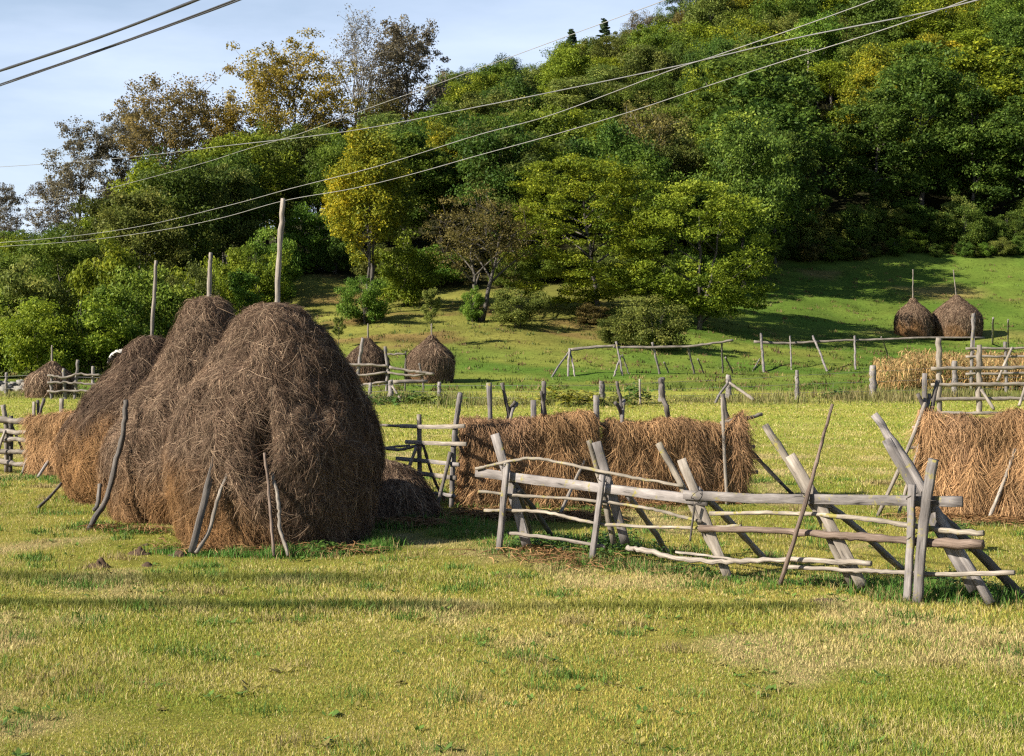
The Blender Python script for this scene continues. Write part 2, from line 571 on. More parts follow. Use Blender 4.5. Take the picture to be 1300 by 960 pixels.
def haystack(label, X, Y, prof, Rr, H, seed, nstr, slen=(.25, .6), swid=.016, split=.38, dark=0.0, pole_h=1.5, pole_r=.05, lean=(0, 0),
             pole_lean=(0, 0), notch=None, res=(110, 170), group=None, cat='haystack', name='haystack', pole_mat=None, amp=1.0, squash=1.0, swirl=.75):
    z0 = float(T(X, Y))
    st = thing(name, label, cat, (X, Y, z0 - .03), group)
    rg = np.random.default_rng(seed)
    nz_, nt_ = res
    t = np.linspace(0, 1, nz_)
    th = np.linspace(0, 2 * np.pi, nt_, endpoint=False)
    TT, TH = np.meshgrid(t, th, indexing='ij')
    ph, pr = zip(*prof)
    # smooth profile
    tt = np.linspace(0, 1, 400)
    pp = np.interp(tt, ph, pr)
    pad = np.pad(pp, 15, mode='edge'); pp = np.convolve(pad, np.ones(31) / 31, 'valid')
    pp[-8:] *= np.linspace(1, .55, 8)
    def surf(TT, TH, disp=True):
        r = np.interp(TT, tt, pp) * Rr
        x, y, z = r * np.cos(TH), r * np.sin(TH) * squash, TT * H
        x = x + lean[0] * TT ** 1.5; y = y + lean[1] * TT ** 1.5
        if disp:
            k = 1 / max(Rr, .4)
            d = .16 * fbm(x * .9 + seed, y * .9, z * .8, seed, 2) + .105 * fbm(x * 2.8, y * 2.8, z * 2.4 + seed, seed + 5, 3) + .05 * fbm(x * 9, y * 9, z * 5, seed + 8, 2)
            d = d * amp
            if notch is not None:
                na, nh, nw, nhh, dep = notch
                d = d - dep * np.exp(-((np.angle(np.exp(1j * (TH - na))) / nw) ** 2) - ((TT - nh) / nhh) ** 2)
            fade = sstep(0, .12, 1 - TT) * .8 + .2
            x = x + np.cos(TH) * d * fade; y = y + np.sin(TH) * d * fade; z = z + d * .35 * fade * (TT > .05)
        return np.stack([x, y, z], -1)
    S = surf(TT, TH)
    V = S.reshape(-1, 3)
    idx = np.arange(nz_ * nt_).reshape(nz_, nt_)
    a, b = idx[:-1], idx[1:]
    F = np.stack([a, np.roll(a, -1, 1), np.roll(b, -1, 1), b], -1).reshape(-1, 4)
    top = len(V)
    V = np.vstack([V, S[-1].mean(0) + np.array([[0, 0, .03]])])
    cap = np.stack([idx[-1], np.roll(idx[-1], -1), np.full(nt_, top)], -1)
    hh = V[:, 2] / H
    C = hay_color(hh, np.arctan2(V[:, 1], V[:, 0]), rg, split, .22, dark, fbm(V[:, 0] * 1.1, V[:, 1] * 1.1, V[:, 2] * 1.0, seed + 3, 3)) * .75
    vv, ff, cc = [V], [F, cap], [C]
    # strands
    k = nstr * 3
    ts = rg.uniform(0.0, 1, k); acc = rg.uniform(0, 1, k) < np.interp(ts, tt, pp) + .12
    ts = ts[acc][:nstr]; n = len(ts)
    hs = rg.uniform(0, 2 * np.pi, n)
    p = surf(ts, hs)
    e = .012
    pu = surf(np.clip(ts + e, 0, 1), hs, False); pd = surf(np.clip(ts - e, 0, 1), hs, False)
    dn = pd - pu; dn /= np.linalg.norm(dn, axis=1, keepdims=True) + 1e-9
    tn = np.stack([-np.sin(hs), np.cos(hs), np.zeros(n)], -1)
    nr = np.cross(dn, tn); nr /= np.linalg.norm(nr, axis=1, keepdims=True) + 1e-9
    out_ = np.stack([np.cos(hs), np.sin(hs), np.full(n, .3)], -1)
    nr *= np.sign((nr * out_).sum(1, keepdims=True))
    flow = fbm(p[:, 0] * 1.7, p[:, 1] * 1.7, p[:, 2] * 1.7, seed + 21, 2) * 1.5
    # locks: strands of one lock lie much the same way
    wx = hs * Rr / .17 + 1.3 * fbm(p[:, 0] * 3, p[:, 1] * 3, p[:, 2] * 3, seed + 51, 2); wz = p[:, 2] / .24 + 1.3 * fbm(p[:, 0] * 3, p[:, 1] * 3, p[:, 2] * 3, seed + 52, 2)
    lock = _h(np.floor(wx), np.floor(wz), np.zeros(n), seed + 53)
    lk2 = _h(np.floor(wx), np.floor(wz), np.ones(n), seed + 54)
    ang = flow * .6 + (lock * 2 - 1) * swirl * 1.35 + rg.normal(0, swirl * .45, n)
    d = dn * np.cos(ang)[:, None] + tn * np.sin(ang)[:, None] + nr * rg.normal(.04, .10, (n, 1))
    d /= np.linalg.norm(d, axis=1, keepdims=True)
    ln = rg.uniform(*slen, (n, 1)) * np.where(rg.uniform(0, 1, (n, 1)) < .12, 1.7, .75); wd = swid * rg.uniform(.5, 1.5, (n, 1))
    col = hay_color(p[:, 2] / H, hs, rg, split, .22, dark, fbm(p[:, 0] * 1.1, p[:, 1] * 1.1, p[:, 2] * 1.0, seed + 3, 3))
    clump = fbm(p[:, 0] * 3, p[:, 1] * 3, p[:, 2] * 3, seed + 31, 2)
    col = col * ((1 + .40 * clump) * (.72 + .56 * lk2))[:, None]
    ok = (p[:, 2] > ln[:, 0] * .5)
    if notch is not None:
        na, nh, nw, nhh, dep = notch
        ok &= np.exp(-((np.angle(np.exp(1j * (hs - na))) / nw) ** 2) - ((ts - nh) / nhh) ** 2) < rg.uniform(.12, .6, n)
    sv, sf, sc = strands(p[ok], nr[ok], d[ok], ln[ok], wd[ok], col[ok], rg, lift=.05 * Rr / 1.6, droop=.15)
    sv[:, 2] = np.maximum(sv[:, 2], .01)
    off = len(V)
    vv.append(sv); ff = [np.vstack([F, sf + off]), cap]; cc.append(sc)
    obj('hay', mesh_np('hay', np.vstack(vv), ff, M_HAY, cols=np.vstack(cc)), st)
    if pole_h > 0:
        o0 = st.location
        a = o0 + Vector((lean[0] + pole_lean[0] * -.2, lean[1], H - .7))
        m = o0 + Vector((lean[0] + pole_lean[0] * .55, lean[1] + pole_lean[1] * .5, H + pole_h * .5))
        b = o0 + Vector((lean[0] + pole_lean[0], lean[1] + pole_lean[1], H + pole_h))
        pole('pole', st, [a, m, b], pole_r, pole_mat or W_PALE, r2=pole_r * .8, wob=pole_r * .25)
    return st

def drape(label, A, B, height, thick, seed, nstr, zlow=.08, sag=.1, end_dark=0.0, group=None, topfn=None, swid=.0085, slen=(.12, .38)):
    """hay hung over the rails of a drying rack from A to B (ground points)"""
    A, B = Vector(A), Vector(B)
    ax = B - A; Ln = Vector((ax.x, ax.y, 0)).length; ux = Vector((ax.x, ax.y, 0)).normalized()
    uy = Vector((-ux.y, ux.x, 0))                   # away from the camera
    rg = np.random.default_rng(seed)
    nl, ns = max(24, int(Ln / .035)), 96
    l = np.linspace(0, 1, nl); s = np.linspace(-1, 1, ns)
    LL, SS = np.meshgrid(l, s, indexing='ij')
    def surf(LL, SS, disp=True):
        x = LL * Ln
        endr = np.sqrt(np.clip(1 - np.clip(1 - np.minimum(x, Ln - x) / .34, 0, 1) ** 2, 0, 1)) * .92 + .08
        h = height + (topfn(LL) if topfn else 0) + .13 * fbm(x * 1.3 + seed, x * 0 + .5, None, seed, 3) - sag * np.sin(np.pi * LL) ** 2
        low = zlow + .14 * (fbm(x * 2.2, SS * .01 + seed, None, seed + 2, 3) + .35)
        a = np.abs(SS)
        # front/back fall for |s|>.28, rounded top inside
        u = np.clip((a - .26) / .74, 0, 1)
        zt = np.where(a < .26, h - (a / .26) ** 2.2 * .16, h - .16 - u * (h - .16 - low))
        yt = np.where(a < .26, np.sin(np.clip(a / .26, 0, 1) * np.pi / 2) * thick * .72, thick * (.72 + .28 * np.sin(u * np.pi * .62)))
        y = yt * np.sign(SS) * endr
        z = zt - (1 - endr) * .12 * 0
        if disp:
            fold = fbm(x * 2.6 + 3 * np.sign(SS), z * .45 + seed, None, seed + 4, 3)
            fine = fbm(x * 9, z * 4, SS * 2, seed + 6, 3)
            d = (.20 * fold + .06 * fine)
            crev = np.abs(vnoise(x * 1.15 + 11 * np.sign(SS), z * .25 + seed, None, seed + 12))
            d = d - .20 * np.exp(-(crev / .075) ** 2)
            y = y + np.sign(SS) * d * np.clip(a * 3.5, 0, 1)
            z = z + d * .5 * (a < .3)
            x = x + .06 * fbm(z * 3, SS * 3, None, seed + 9, 2)
        zb = A.z + (B.z - A.z) * LL
        return np.stack([A.x + ux.x * x + uy.x * y, A.y + ux.y * x + uy.y * y, zb + z], -1), z
    S, Z = surf(LL, SS)
    V = S.reshape(-1, 3)
    idx = np.arange(nl * ns).reshape(nl, ns)
    F = np.stack([idx[:-1, :-1], idx[1:, :-1], idx[1:, 1:], idx[:-1, 1:]], -1).reshape(-1, 4)
    e0 = np.stack([idx[0, :ns // 2 - 1], idx[0, 1:ns // 2], idx[0, ::-1][1:ns // 2], idx[0, ::-1][:ns // 2 - 1]], -1)
    e1 = np.stack([idx[-1, 1:ns // 2], idx[-1, :ns // 2 - 1], idx[-1, ::-1][:ns // 2 - 1], idx[-1, ::-1][1:ns // 2]], -1)
    def colors(n, p, fac):
        li = rg.uniform(0, 1, n) ** 2.0; dk = rg.uniform(0, 1, n) ** 2.2
        c = mixc(mixc(np.tile(ORHAY * .65 + np.array((.20, .132, .075)) * .35, (n, 1)), ORLT * .7 + np.array((.33, .24, .15)) * .3, li * .85), ORDK, dk * .75)
        g = fbm(p[:, 0] * .8, p[:, 1] * .8, p[:, 2] * .6, seed + 41, 3)
        c = mixc(c, GREYHAY * 1.7, np.clip(g * 1.3, 0, .6)) * 1.55
        arm = _h(np.floor((p[:, 0] + .3 * p[:, 1]) / .30 + 1.2 * fbm(p[:, 0] * 2, p[:, 2] * 2, None, seed + 61, 2)), np.floor(p[:, 2] / .45 + 1.2 * fbm(p[:, 0] * 2, p[:, 2] * 2, None, seed + 62, 2)), np.zeros(n), seed + 63)
        c = c * (.70 + .60 * arm)[:, None]
        return c * fac
    C = colors(len(V), V, .62)
    ls = rg.uniform(0, 1, nstr); ss = np.where(rg.uniform(0, 1, nstr) < .68, -1, 1) * rg.uniform(0.0, 1, nstr) ** .8
    p, zz = surf(ls, ss)
    p2, _ = surf(ls, ss * 1.02 + .0, False); p1, _ = surf(ls, ss * .98, False)
    dn = p2 - p1; dn /= np.linalg.norm(dn, axis=1, keepdims=True) + 1e-9
    tn = np.tile(np.array(ux), (nstr, 1))
    nr = np.cross(dn, tn); nr /= np.linalg.norm(nr, axis=1, keepdims=True) + 1e-9
    outv = np.array(uy)[None] * np.sign(ss)[:, None] + np.array([[0, 0, .6]])
    nr *= np.sign((nr * outv).sum(1, keepdims=True))
    ang = rg.normal(0, .34, nstr) + fbm(p[:, 0] * 2, p[:, 1] * 2, p[:, 2] * 2, seed + 15, 2) * .7
    d = dn * np.cos(ang)[:, None] + tn * np.sin(ang)[:, None] + nr * rg.normal(.08, .13, (nstr, 1))
    d /= np.linalg.norm(d, axis=1, keepdims=True)
    ln = rg.uniform(*slen, (nstr, 1)); wd = swid * rg.uniform(.5, 1.5, (nstr, 1))
    c = colors(nstr, p, 1.0) * (1 + .5 * fbm(p[:, 0] * 3, p[:, 1] * 3, p[:, 2] * 1.5, seed + 33, 2))[:, None]
    sv, sf, sc = strands(p, nr, d, ln, wd, c, rg, lift=.07, droop=.35)
    zg = T(sv[:, 0], sv[:, 1], False)
    sv[:, 2] = np.maximum(sv[:, 2], zg + .015)
    vv = np.vstack([V, sv]) - np.array(A)
    me = mesh_np('hay_swath', vv, [np.vstack([F, e0, e1, sf + len(V)])], M_HAY, cols=np.vstack([C, sc]))
    o = obj('drying_hay', me, None, A)
    return tag(o, label, 'hay', group)

def litter(name, label, spots, n, seed, length=(.15, .45), width=.018):
    rg = np.random.default_rng(seed)
    ps = []
    for (a, b, wd, k) in spots:
        a, b = Vector(a), Vector(b)
        t = rg.uniform(0, 1, k)
        q = np.array(a)[None] * (1 - t)[:, None] + np.array(b)[None] * t[:, None]
        q[:, :2] += rg.normal(0, wd, (k, 2))
        ps.append(q)
    p = np.vstack(ps); m = len(p)
    p[:, 2] = T(p[:, 0], p[:, 1]) + .04 + rg.uniform(0, .05, m)
    az = rg.uniform(0, 6.28, m)
    d = np.stack([np.cos(az), np.sin(az), rg.uniform(-.1, .15, m)], -1)
    nr = np.tile(np.array([[0, 0, 1.0]]), (m, 1))
    c = mixc(mixc(np.tile(ORHAY * .9, (m, 1)), ORLT, rg.uniform(0, 1, m) ** 2), ORDK, rg.uniform(0, .6, m))
    v, f, c = strands(p, nr, d, rg.uniform(*length, (m, 1)), width * rg.uniform(.6, 1.4, (m, 1)), c, rg, lift=.05, droop=.1)
    o = obj(name, mesh_np(name, v, [f], M_HAY, cols=c))
    o['kind'] = 'stuff'; tag(o, label, 'hay litter')
    return o

# ------------------------------------------------------------------ trees
def bez(a, b, c, n):
    return [a * (1 - t) ** 2 + b * 2 * t * (1 - t) + c * t * t for t in [i / n for i in range(n + 1)]]

def leaves(cent, rad, per, size, rg, flat=.7, up=.4, tint_c=None, aspect=.55):
    """leaf-sized faces scattered round cluster centres"""
    n = len(cent) * per
    c = np.repeat(cent, per, 0); r = np.repeat(rad, per)
    off = rg.normal(0, 1, (n, 3)); off /= np.linalg.norm(off, axis=1, keepdims=True)
    off *= (rg.uniform(0, 1, (n, 1)) ** .5) * r[:, None]
    off[:, 2] *= flat
    p = c + off
    nr = rg.normal(0, 1, (n, 3)) + np.array([0, 0, up * 2]) + off / (r[:, None] + 1e-6) * .8
    nr /= np.linalg.norm(nr, axis=1, keepdims=True)
    a = np.cross(nr, rg.normal(0, 1, (n, 3))); a /= np.linalg.norm(a, axis=1, keepdims=True) + 1e-9
    b = np.cross(nr, a)
    s = (size * rg.uniform(.55, 1.35, (n, 1)))
    V = np.stack([p - a * s, p + b * s * aspect, p + a * s, p - b * s * aspect], 1).reshape(-1, 3)
    F = np.arange(n * 4).reshape(n, 4)
    tc_ = np.repeat(tint_c if tint_c is not None else np.zeros(len(cent)), per)
    t = np.clip(.38 + tc_ + rg.normal(0, .17, n), 0, 1)
    return V, F, np.repeat(t, 4)

def make_tree(seed, H, Wd, kind='round', cb=.28, ncl=110, per=70, leaf=.17, trunk_r=None, nlimb=12, stems=1, gaps=.0, lean=0.0, cl_r=.13, side_tint=0.0, twigs=0, top_tint=0.0, flat=.62):
    """returns (trunk mesh arrays, crown mesh arrays) of a tree standing on the origin"""
    rg = np.random.default_rng(seed)
    py_ = random.Random(seed)
    tr = trunk_r or H * .014 + .03
    TV, TF3, TUV, TF4 = [], [], [], []
    off = [0]
    def add(path, rads, sides=6):
        v, f, uv = tube_data(path, rads, sides=sides, rough=.05, seed=seed)
        TV.append(v); TF4.append(f[0] + off[0]); TF3.append(f[1] + off[0]); TUV.append(uv)
        off[0] += len(v)
    top = Vector((lean * H, py_.uniform(-.03, .03) * H, H * (.97 if kind == 'spruce' else .84)))
    cen = np.array([lean * H * .7, 0, (cb + 1) / 2 * H]); ra = np.array([Wd / 2, Wd / 2, (1 - cb) / 2 * H])
    limb_pts, limb_end = [], []
    for s_ in range(stems):
        bx = Vector((py_.uniform(-.3, .3), py_.uniform(-.3, .3), -.15)) if stems > 1 else Vector((0, 0, -.15))
        tp = top + (Vector((py_.uniform(-.16, .16) * Wd, py_.uniform(-.16, .16) * Wd, -py_.uniform(0, .12) * H)) if stems > 1 else Vector())
        nn = 9
        path = [bx.lerp(tp, i / nn) + Vector((py_.uniform(-1, 1), py_.uniform(-1, 1), 0)) * (.012 * H if 0 < i else 0) for i in range(nn + 1)]
        rr = tr / math.sqrt(stems)
        rads = [rr * (1.35 if i == 0 else 1 - .88 * i / nn) for i in range(nn + 1)]
        add(path, rads, 7)
        k = max(3, nlimb // stems)
        for j in range(k):
            f = .35 + .6 * (j + py_.random()) / k if kind != 'bush' else py_.uniform(.05, .8)
            f = max(f * 1.0, cb * .8)
            i = min(int(f * nn), nn - 1)
            st = path[i].lerp(path[i + 1], f * nn - i)
            az = j * 2.39996 + py_.uniform(-.4, .4) + s_ * 1.3
            # end on the envelope
            zrel = min(.93, max(-.75, (f - .45) * 1.9 + py_.uniform(-.25, .35)))
            ring = math.sqrt(1 - zrel * zrel)
            if kind == 'spruce':
                rr_ = Wd / 2 * (1 - f) + .1
                en = Vector((math.cos(az) * rr_, math.sin(az) * rr_, f * H - .12 * rr_))
            else:
                en = Vector((cen[0] + math.cos(az) * ring * ra[0] * .86, cen[1] + math.sin(az) * ring * ra[1] * .86, cen[2] + zrel * ra[2] * .9))
                if en.z < st.z - .1 * H: en.z = st.z - .05 * H
            mid = st.lerp(en, .5) + Vector((0, 0, .10 * (en - st).length))
            pa = bez(st, mid, en, 5)
            add(pa, [max(.012, rr * (1 - .8 * f) * .62 * (1 - .85 * q / 5)) for q in range(6)], 5)
            for q in (2, 3, 4, 5):
                limb_pts.append(np.array(pa[q]))
                if twigs and q > 2:
                    for w in range(twigs):
                        e2 = pa[q] + Vector((py_.gauss(0, 1), py_.gauss(0, 1), py_.gauss(.55, .8))) * (.085 * Wd + .25)
                        add([pa[q], pa[q].lerp(e2, .5) + Vector((0, 0, .05)), e2], [.03, .022, .010], 3)
                        limb_pts.append(np.array(e2))
            limb_end.append(np.array(pa[5]))
    # cluster centres: limb tips and the outer part of the envelope
    lp = np.array(limb_pts)
    nrest = max(0, ncl - len(lp))
    q = rg.normal(0, 1, (nrest * 3 + 10, 3)); q /= np.linalg.norm(q, axis=1, keepdims=True)
    rad = rg.uniform(.35, 1, (len(q), 1)) ** .5
    q = q * rad
    if kind == 'spruce':
        f = rg.uniform(cb, 1, len(q)) ; az = rg.uniform(0, 6.28, len(q))
        lay = np.clip(np.floor(f * 12) / 12 + rg.normal(0, .026, len(q)), 0, .985)
        rr_ = Wd / 2 * (1 - lay) ** 1.08 * rg.uniform(.15, 1.1, len(q)) + .08
        pts = np.stack([np.cos(az) * rr_ + lean * H * f, np.sin(az) * rr_, lay * H - rr_ * .18], -1)
    else:
        q[:, 2] = np.where(q[:, 2] < 0, q[:, 2] * .9, q[:, 2])
        # uneven outline
        bump = 1 + .30 * fbm(q[:, 0] * 1.9 + seed, q[:, 1] * 1.9, q[:, 2] * 1.9, seed, 2)
        if kind == 'tall': q[:, :2] *= np.clip(1.05 - .45 * np.clip(q[:, 2:3], 0, 1) - .10 * np.clip(-q[:, 2:3], 0, 1), .3, 1.2)
        if kind in ('spread', 'bush'): q[:, 2] = np.sign(q[:, 2]) * np.abs(q[:, 2]) ** .62
        if kind == 'spread': q[:, :2] *= 1.0 + .12 * (1 - np.abs(q[:, 2:3]))
        pts = cen + q * ra * .93 * bump[:, None]
    if gaps:
        g = fbm(pts[:, 0] * .55 + seed, pts[:, 1] * .55, pts[:, 2] * .7, seed + 4, 2)
        pts = pts[g > -.28 + gaps]
    pts = pts[:nrest]
    if kind == 'spruce': cents = np.vstack([pts, lp])
    else: cents = np.vstack([lp, pts]) if len(pts) else lp
    cents = cents[cents[:, 2] > .06 * H * (0 if kind == 'bush' else 1) + .1]
    crad = cl_r * Wd * rg.uniform(.55, 1.25, len(cents)) * (0.75 if kind == 'spruce' else 1)
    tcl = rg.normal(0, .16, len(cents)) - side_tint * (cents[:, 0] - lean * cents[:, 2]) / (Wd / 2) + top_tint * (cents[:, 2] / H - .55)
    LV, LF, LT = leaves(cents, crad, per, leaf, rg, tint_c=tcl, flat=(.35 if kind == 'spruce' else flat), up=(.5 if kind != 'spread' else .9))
    LV[:, 2] = np.maximum(LV[:, 2], .02)
    return (np.vstack(TV), [np.vstack(TF4), np.vstack(TF3)], np.vstack(TUV)), (LV, LF, LT)

class TreeKind:
    def __init__(self, bark=None, **k):
        (tv, tf, tuv), (lv, lf, lt) = make_tree(**k)
        self.H = k['H']; self.W = k['Wd']
        self.tm = mesh_np('trunk', tv, tf, bark or M_BARK, uv=tuv, smooth=True)
        self.cm = mesh_np('crown', lv, [lf], LEAF['mid'], tint=lt)

def plant(kind, name, label, cat, px, Y, leafmat, group=None, H=None, Wd=None, rot=0.0, bark=None, dz=-.1):
    g = GY(px, Y)
    t = thing(name, label, cat, (g.x, g.y, g.z + dz), group)
    sz = (H / kind.H) if H else 1.0
    sx = (Wd / kind.W) if Wd else sz
    t.scale = (sx, sx, sz)
    t.rotation_euler = (0, 0, rot)
    a = obj('trunk', kind.tm, t); b = obj('crown', kind.cm, t)
    b.material_slots[0].link = 'OBJECT'; b.material_slots[0].material = LEAF[leafmat]
    if bark:
        a.material_slots[0].link = 'OBJECT'; a.material_slots[0].material = bark
    return t

def weed(px, py, n, spread, height, leaf, label, seed, cols, name='weed_clump', cat='weeds', group=None, Y=None, erect=.6):
    """broad-leaved plant clump: stalks with folded leaves"""
    g = G(px, py) if Y is None else GY(px, Y)
    rg = np.random.default_rng(seed)
    VV, FF, CC, o = [], [], [], 0
    for i in range(n):
        bx, by = rg.normal(0, spread, 2)
        h = height * rg.uniform(.45, 1.15) * math.exp(-.5 * (bx * bx + by * by) / (spread * 1.6) ** 2)
        az = rg.uniform(0, 6.28); ti = rg.uniform(0, .6)
        stem_top = np.array([bx + math.cos(az) * ti * h * .6, by + math.sin(az) * ti * h * .6, h])
        root = np.array([bx, by, 0.])
        sd = np.array([-math.sin(az), math.cos(az), 0]) * .006
        c0 = np.array(cols[0]) * rg.uniform(.7, 1.1)
        VV += [root - sd, root + sd, stem_top + sd * .5, stem_top - sd * .5]; FF.append((o, o + 1, o + 2, o + 3)); CC += [c0] * 4; o += 4
        for k in range(rg.integers(4, 8)):
            f = rg.uniform(.3, 1); p = root * (1 - f) + stem_top * f
            a2 = rg.uniform(0, 6.28); l = leaf * rg.uniform(.5, 1.2); el = rg.uniform(-.3, erect)
            d = np.array([math.cos(a2) * math.cos(el), math.sin(a2) * math.cos(el), math.sin(el)])
            s = np.array([-math.sin(a2), math.cos(a2), 0]) * l * .30
            u = np.array([0, 0, l * .10])
            c = mixc(np.array(cols[0]), np.array(cols[1]), rg.uniform(0, 1) ** 1.4) * rg.uniform(.8, 1.2)
            q = [p, p + d * l * .45 - s + u, p + d * l * .5, p + d * l - np.array([0, 0, l * .18]), p + d * l * .45 + s + u]
            q = [np.maximum(x, [-9, -9, .01]) for x in q]
            VV += q; CC += [c] * 5
            FF.append((o, o + 1, o + 3, o + 2)); FF.append((o, o + 2, o + 3, o + 4)); o += 5
    me = mesh_np(name, np.array(VV), [np.array(FF)], M_WEED, cols=np.array(CC))
    ob = obj(name, me, None, (g.x, g.y, g.z - .01))
    ob['kind'] = 'stuff'
    return tag(ob, label, cat, group)
# ------------------------------------------------------------------ ground
def edge_Y(px):
    """depth at which the wood begins, along each column of sight"""
    return np.interp(px, [-600, 0, 250, 370, 470, 620, 750, 860, 930, 990, 1150, 1900], [112, 112, 118, 148, 141, 141, 143, 140, 152, 171, 176, 178])

SHADE_BANDS = ((18.3, .24, 3.0, 4.6, 1.0), (20.2, .40, -2.8, 0.3, .85))  # depth, width, fade and strength of each painted shadow band
def shade_band_mask(X, Y, k=1.0):
    """two painted shadow bands across the near field, slightly sunk, with taller grass"""
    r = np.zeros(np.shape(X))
    for yc, wd, x0, x1, st in SHADE_BANDS:
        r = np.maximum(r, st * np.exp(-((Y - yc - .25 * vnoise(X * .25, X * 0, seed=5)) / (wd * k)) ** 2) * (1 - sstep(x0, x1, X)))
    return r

def field_color(X, Y):
    px = 650 + F * X / np.maximum(Y, 5)
    n1 = fbm(X * .22, Y * .22, seed=51, oct=4)
    n2 = fbm(X * .9, Y * .6, seed=52, oct=3)
    dry = np.array((.400, .335, .078)); grn = np.array((.225, .245, .034)); lush = np.array((.045, .078, .013)); straw = np.array((.46, .36, .17))  # lush is the dark tone of the painted shadow bands
    c = mixc(np.tile(grn, X.shape + (1,)), dry, np.clip(.50 + .9 * n1 + .35 * n2, 0, 1))
    # nearer field drier, the ground beyond the wire fence greener
    c = mixc(c, np.tile(np.array((.195, .215, .036)), X.shape + (1,)), sstep(28, 50, Y) * .6)
    far = sstep(78, 88, Y)
    gfar = mixc(np.tile(np.array((.066, .118, .016)), X.shape + (1,)), np.array((.138, .155, .029)), np.clip(.4 + 1.2 * n1, 0, 1))
    c = mixc(c, gfar, far)
    # dry brown patches on the slope in the middle
    sl = sstep(100, 118, Y) * sstep(300, 380, px) * (1 - sstep(700, 860, px))
    n3 = fbm(X * .13 + 7, Y * .20, seed=57, oct=4)
    c = mixc(c, np.array((.165, .145, .036)), sl * .65)
    c = mixc(c, np.array((.135, .085, .035)), sl * sstep(.08, .38, n3) * .8)
    rm = sstep(125, 140, Y) * sstep(900, 1000, px)
    c = mixc(c, np.array((.075, .122, .018)), rm * .6)
    c = mixc(c, np.array((.20, .145, .055)), rm * sstep(.25, .45, fbm(X * .09, Y * .12, seed=77, oct=3)) * .7)
    # painted shadow bands, mixed in after the straw
    # damp lush green under the racks
    # bare soil and trampled straw
    b = fbm(X * .75, Y * .55, seed=61, oct=3)
    c = mixc(c, straw, sstep(.12, .42, b) * (1 - sstep(35, 60, Y)) * .85)
    c = mixc(c, lush, shade_band_mask(X, Y) * np.clip(.92 + .3 * vnoise(X * .5, X * 0 + 3, seed=6), 0, 1))  # cast shadow bands painted into the grass colour
    # faint mowing terraces and tussocks on the slopes
    c = c * (1 + sstep(78, 95, Y) * (.30 * fbm(X * .07, Y * .75, seed=65, oct=3) + .22 * fbm(X * .7, Y * .5, seed=66, oct=3)))[..., None]
    # wood floor
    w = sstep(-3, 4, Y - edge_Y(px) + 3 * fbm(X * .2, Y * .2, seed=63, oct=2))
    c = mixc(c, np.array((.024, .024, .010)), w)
    return c

ys = np.concatenate([np.arange(-60, 8, 4), np.arange(8, 62, .4), np.arange(62, 130, .8), np.arange(130, 300, 2.2), np.geomspace(300, 2500, 22)])
xs_ = np.concatenate([-np.geomspace(2200, 110, 22), np.arange(-108, -40, 1.6), np.arange(-40, 40, .45), np.arange(40, 108, 1.6), np.geomspace(110, 2200, 22)])
GX, GYY = np.meshgrid(xs_, ys, indexing='ij')
GZ = T(GX, GYY)
GZ = GZ - .05 * shade_band_mask(GX, GYY)  # ground dips a little along the painted shadow bands
gi = np.arange(GX.size).reshape(GX.shape)
gf = np.stack([gi[:-1, :-1], gi[1:, :-1], gi[1:, 1:], gi[:-1, 1:]], -1).reshape(-1, 4)
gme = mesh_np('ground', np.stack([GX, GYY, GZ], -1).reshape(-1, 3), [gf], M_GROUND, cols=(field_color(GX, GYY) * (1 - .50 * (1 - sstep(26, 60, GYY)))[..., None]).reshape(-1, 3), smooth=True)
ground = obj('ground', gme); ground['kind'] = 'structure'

# ------------------------------------------------------------------ grass (nobody could count it)
def blades(X, Y, Hh, wid, col, rg, lean=.5, seg2=True):
    n = len(X)
    Z = T(X, Y)
    az = rg.uniform(0, 6.28, n); fa = rg.uniform(0, 6.28, n)
    ln = rg.uniform(.1, 1, n) * lean * Hh
    dx, dy = np.cos(az) * ln, np.sin(az) * ln
    sx, sy = np.cos(fa) * wid / 2, np.sin(fa) * wid / 2
    hz = np.sqrt(np.maximum(Hh ** 2 - ln ** 2 * .8, .0004))
    b = np.stack([X, Y, Z - .01], -1); s = np.stack([sx, sy, np.zeros(n)], -1)
    tip = b + np.stack([dx, dy, hz], -1)
    if seg2:
        mid = b + np.stack([dx * .32, dy * .32, hz * .60], -1)
        V = np.stack([b - s, b + s, mid + s * .8, tip, mid - s * .8], 1).reshape(-1, 3)
        i = (np.arange(n) * 5)[:, None]
        Fs = [i + np.array([[0, 1, 2, 4]]), i + np.array([[4, 2, 3]])]
        C = np.repeat(col, 5, 0)
    else:
        V = np.stack([b - s, b + s, tip], 1).reshape(-1, 3)
        i = (np.arange(n) * 3)[:, None]
        Fs = [i + np.array([[0, 1, 2]])]
        C = np.repeat(col, 3, 0)
    return V, Fs, C

def blade_colors(X, Y, rg, strawp=.19):
    c = field_color(X, Y)
    n = len(X)
    v = rg.uniform(.65, 1.35, (n, 1))
    c = c * v
    k = rg.uniform(0, 1, n)
    g = fbm(X * 1.2, Y * 1.2, seed=71, oct=2)
    shade_band = shade_band_mask(X, Y)
    free = shade_band < rg.uniform(.15, .6, n)  # blades inside the painted shadow bands keep the dark tone
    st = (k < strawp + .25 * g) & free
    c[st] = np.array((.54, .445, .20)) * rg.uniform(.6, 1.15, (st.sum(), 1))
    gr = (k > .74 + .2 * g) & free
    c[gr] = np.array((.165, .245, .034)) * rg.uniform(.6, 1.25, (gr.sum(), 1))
    return c

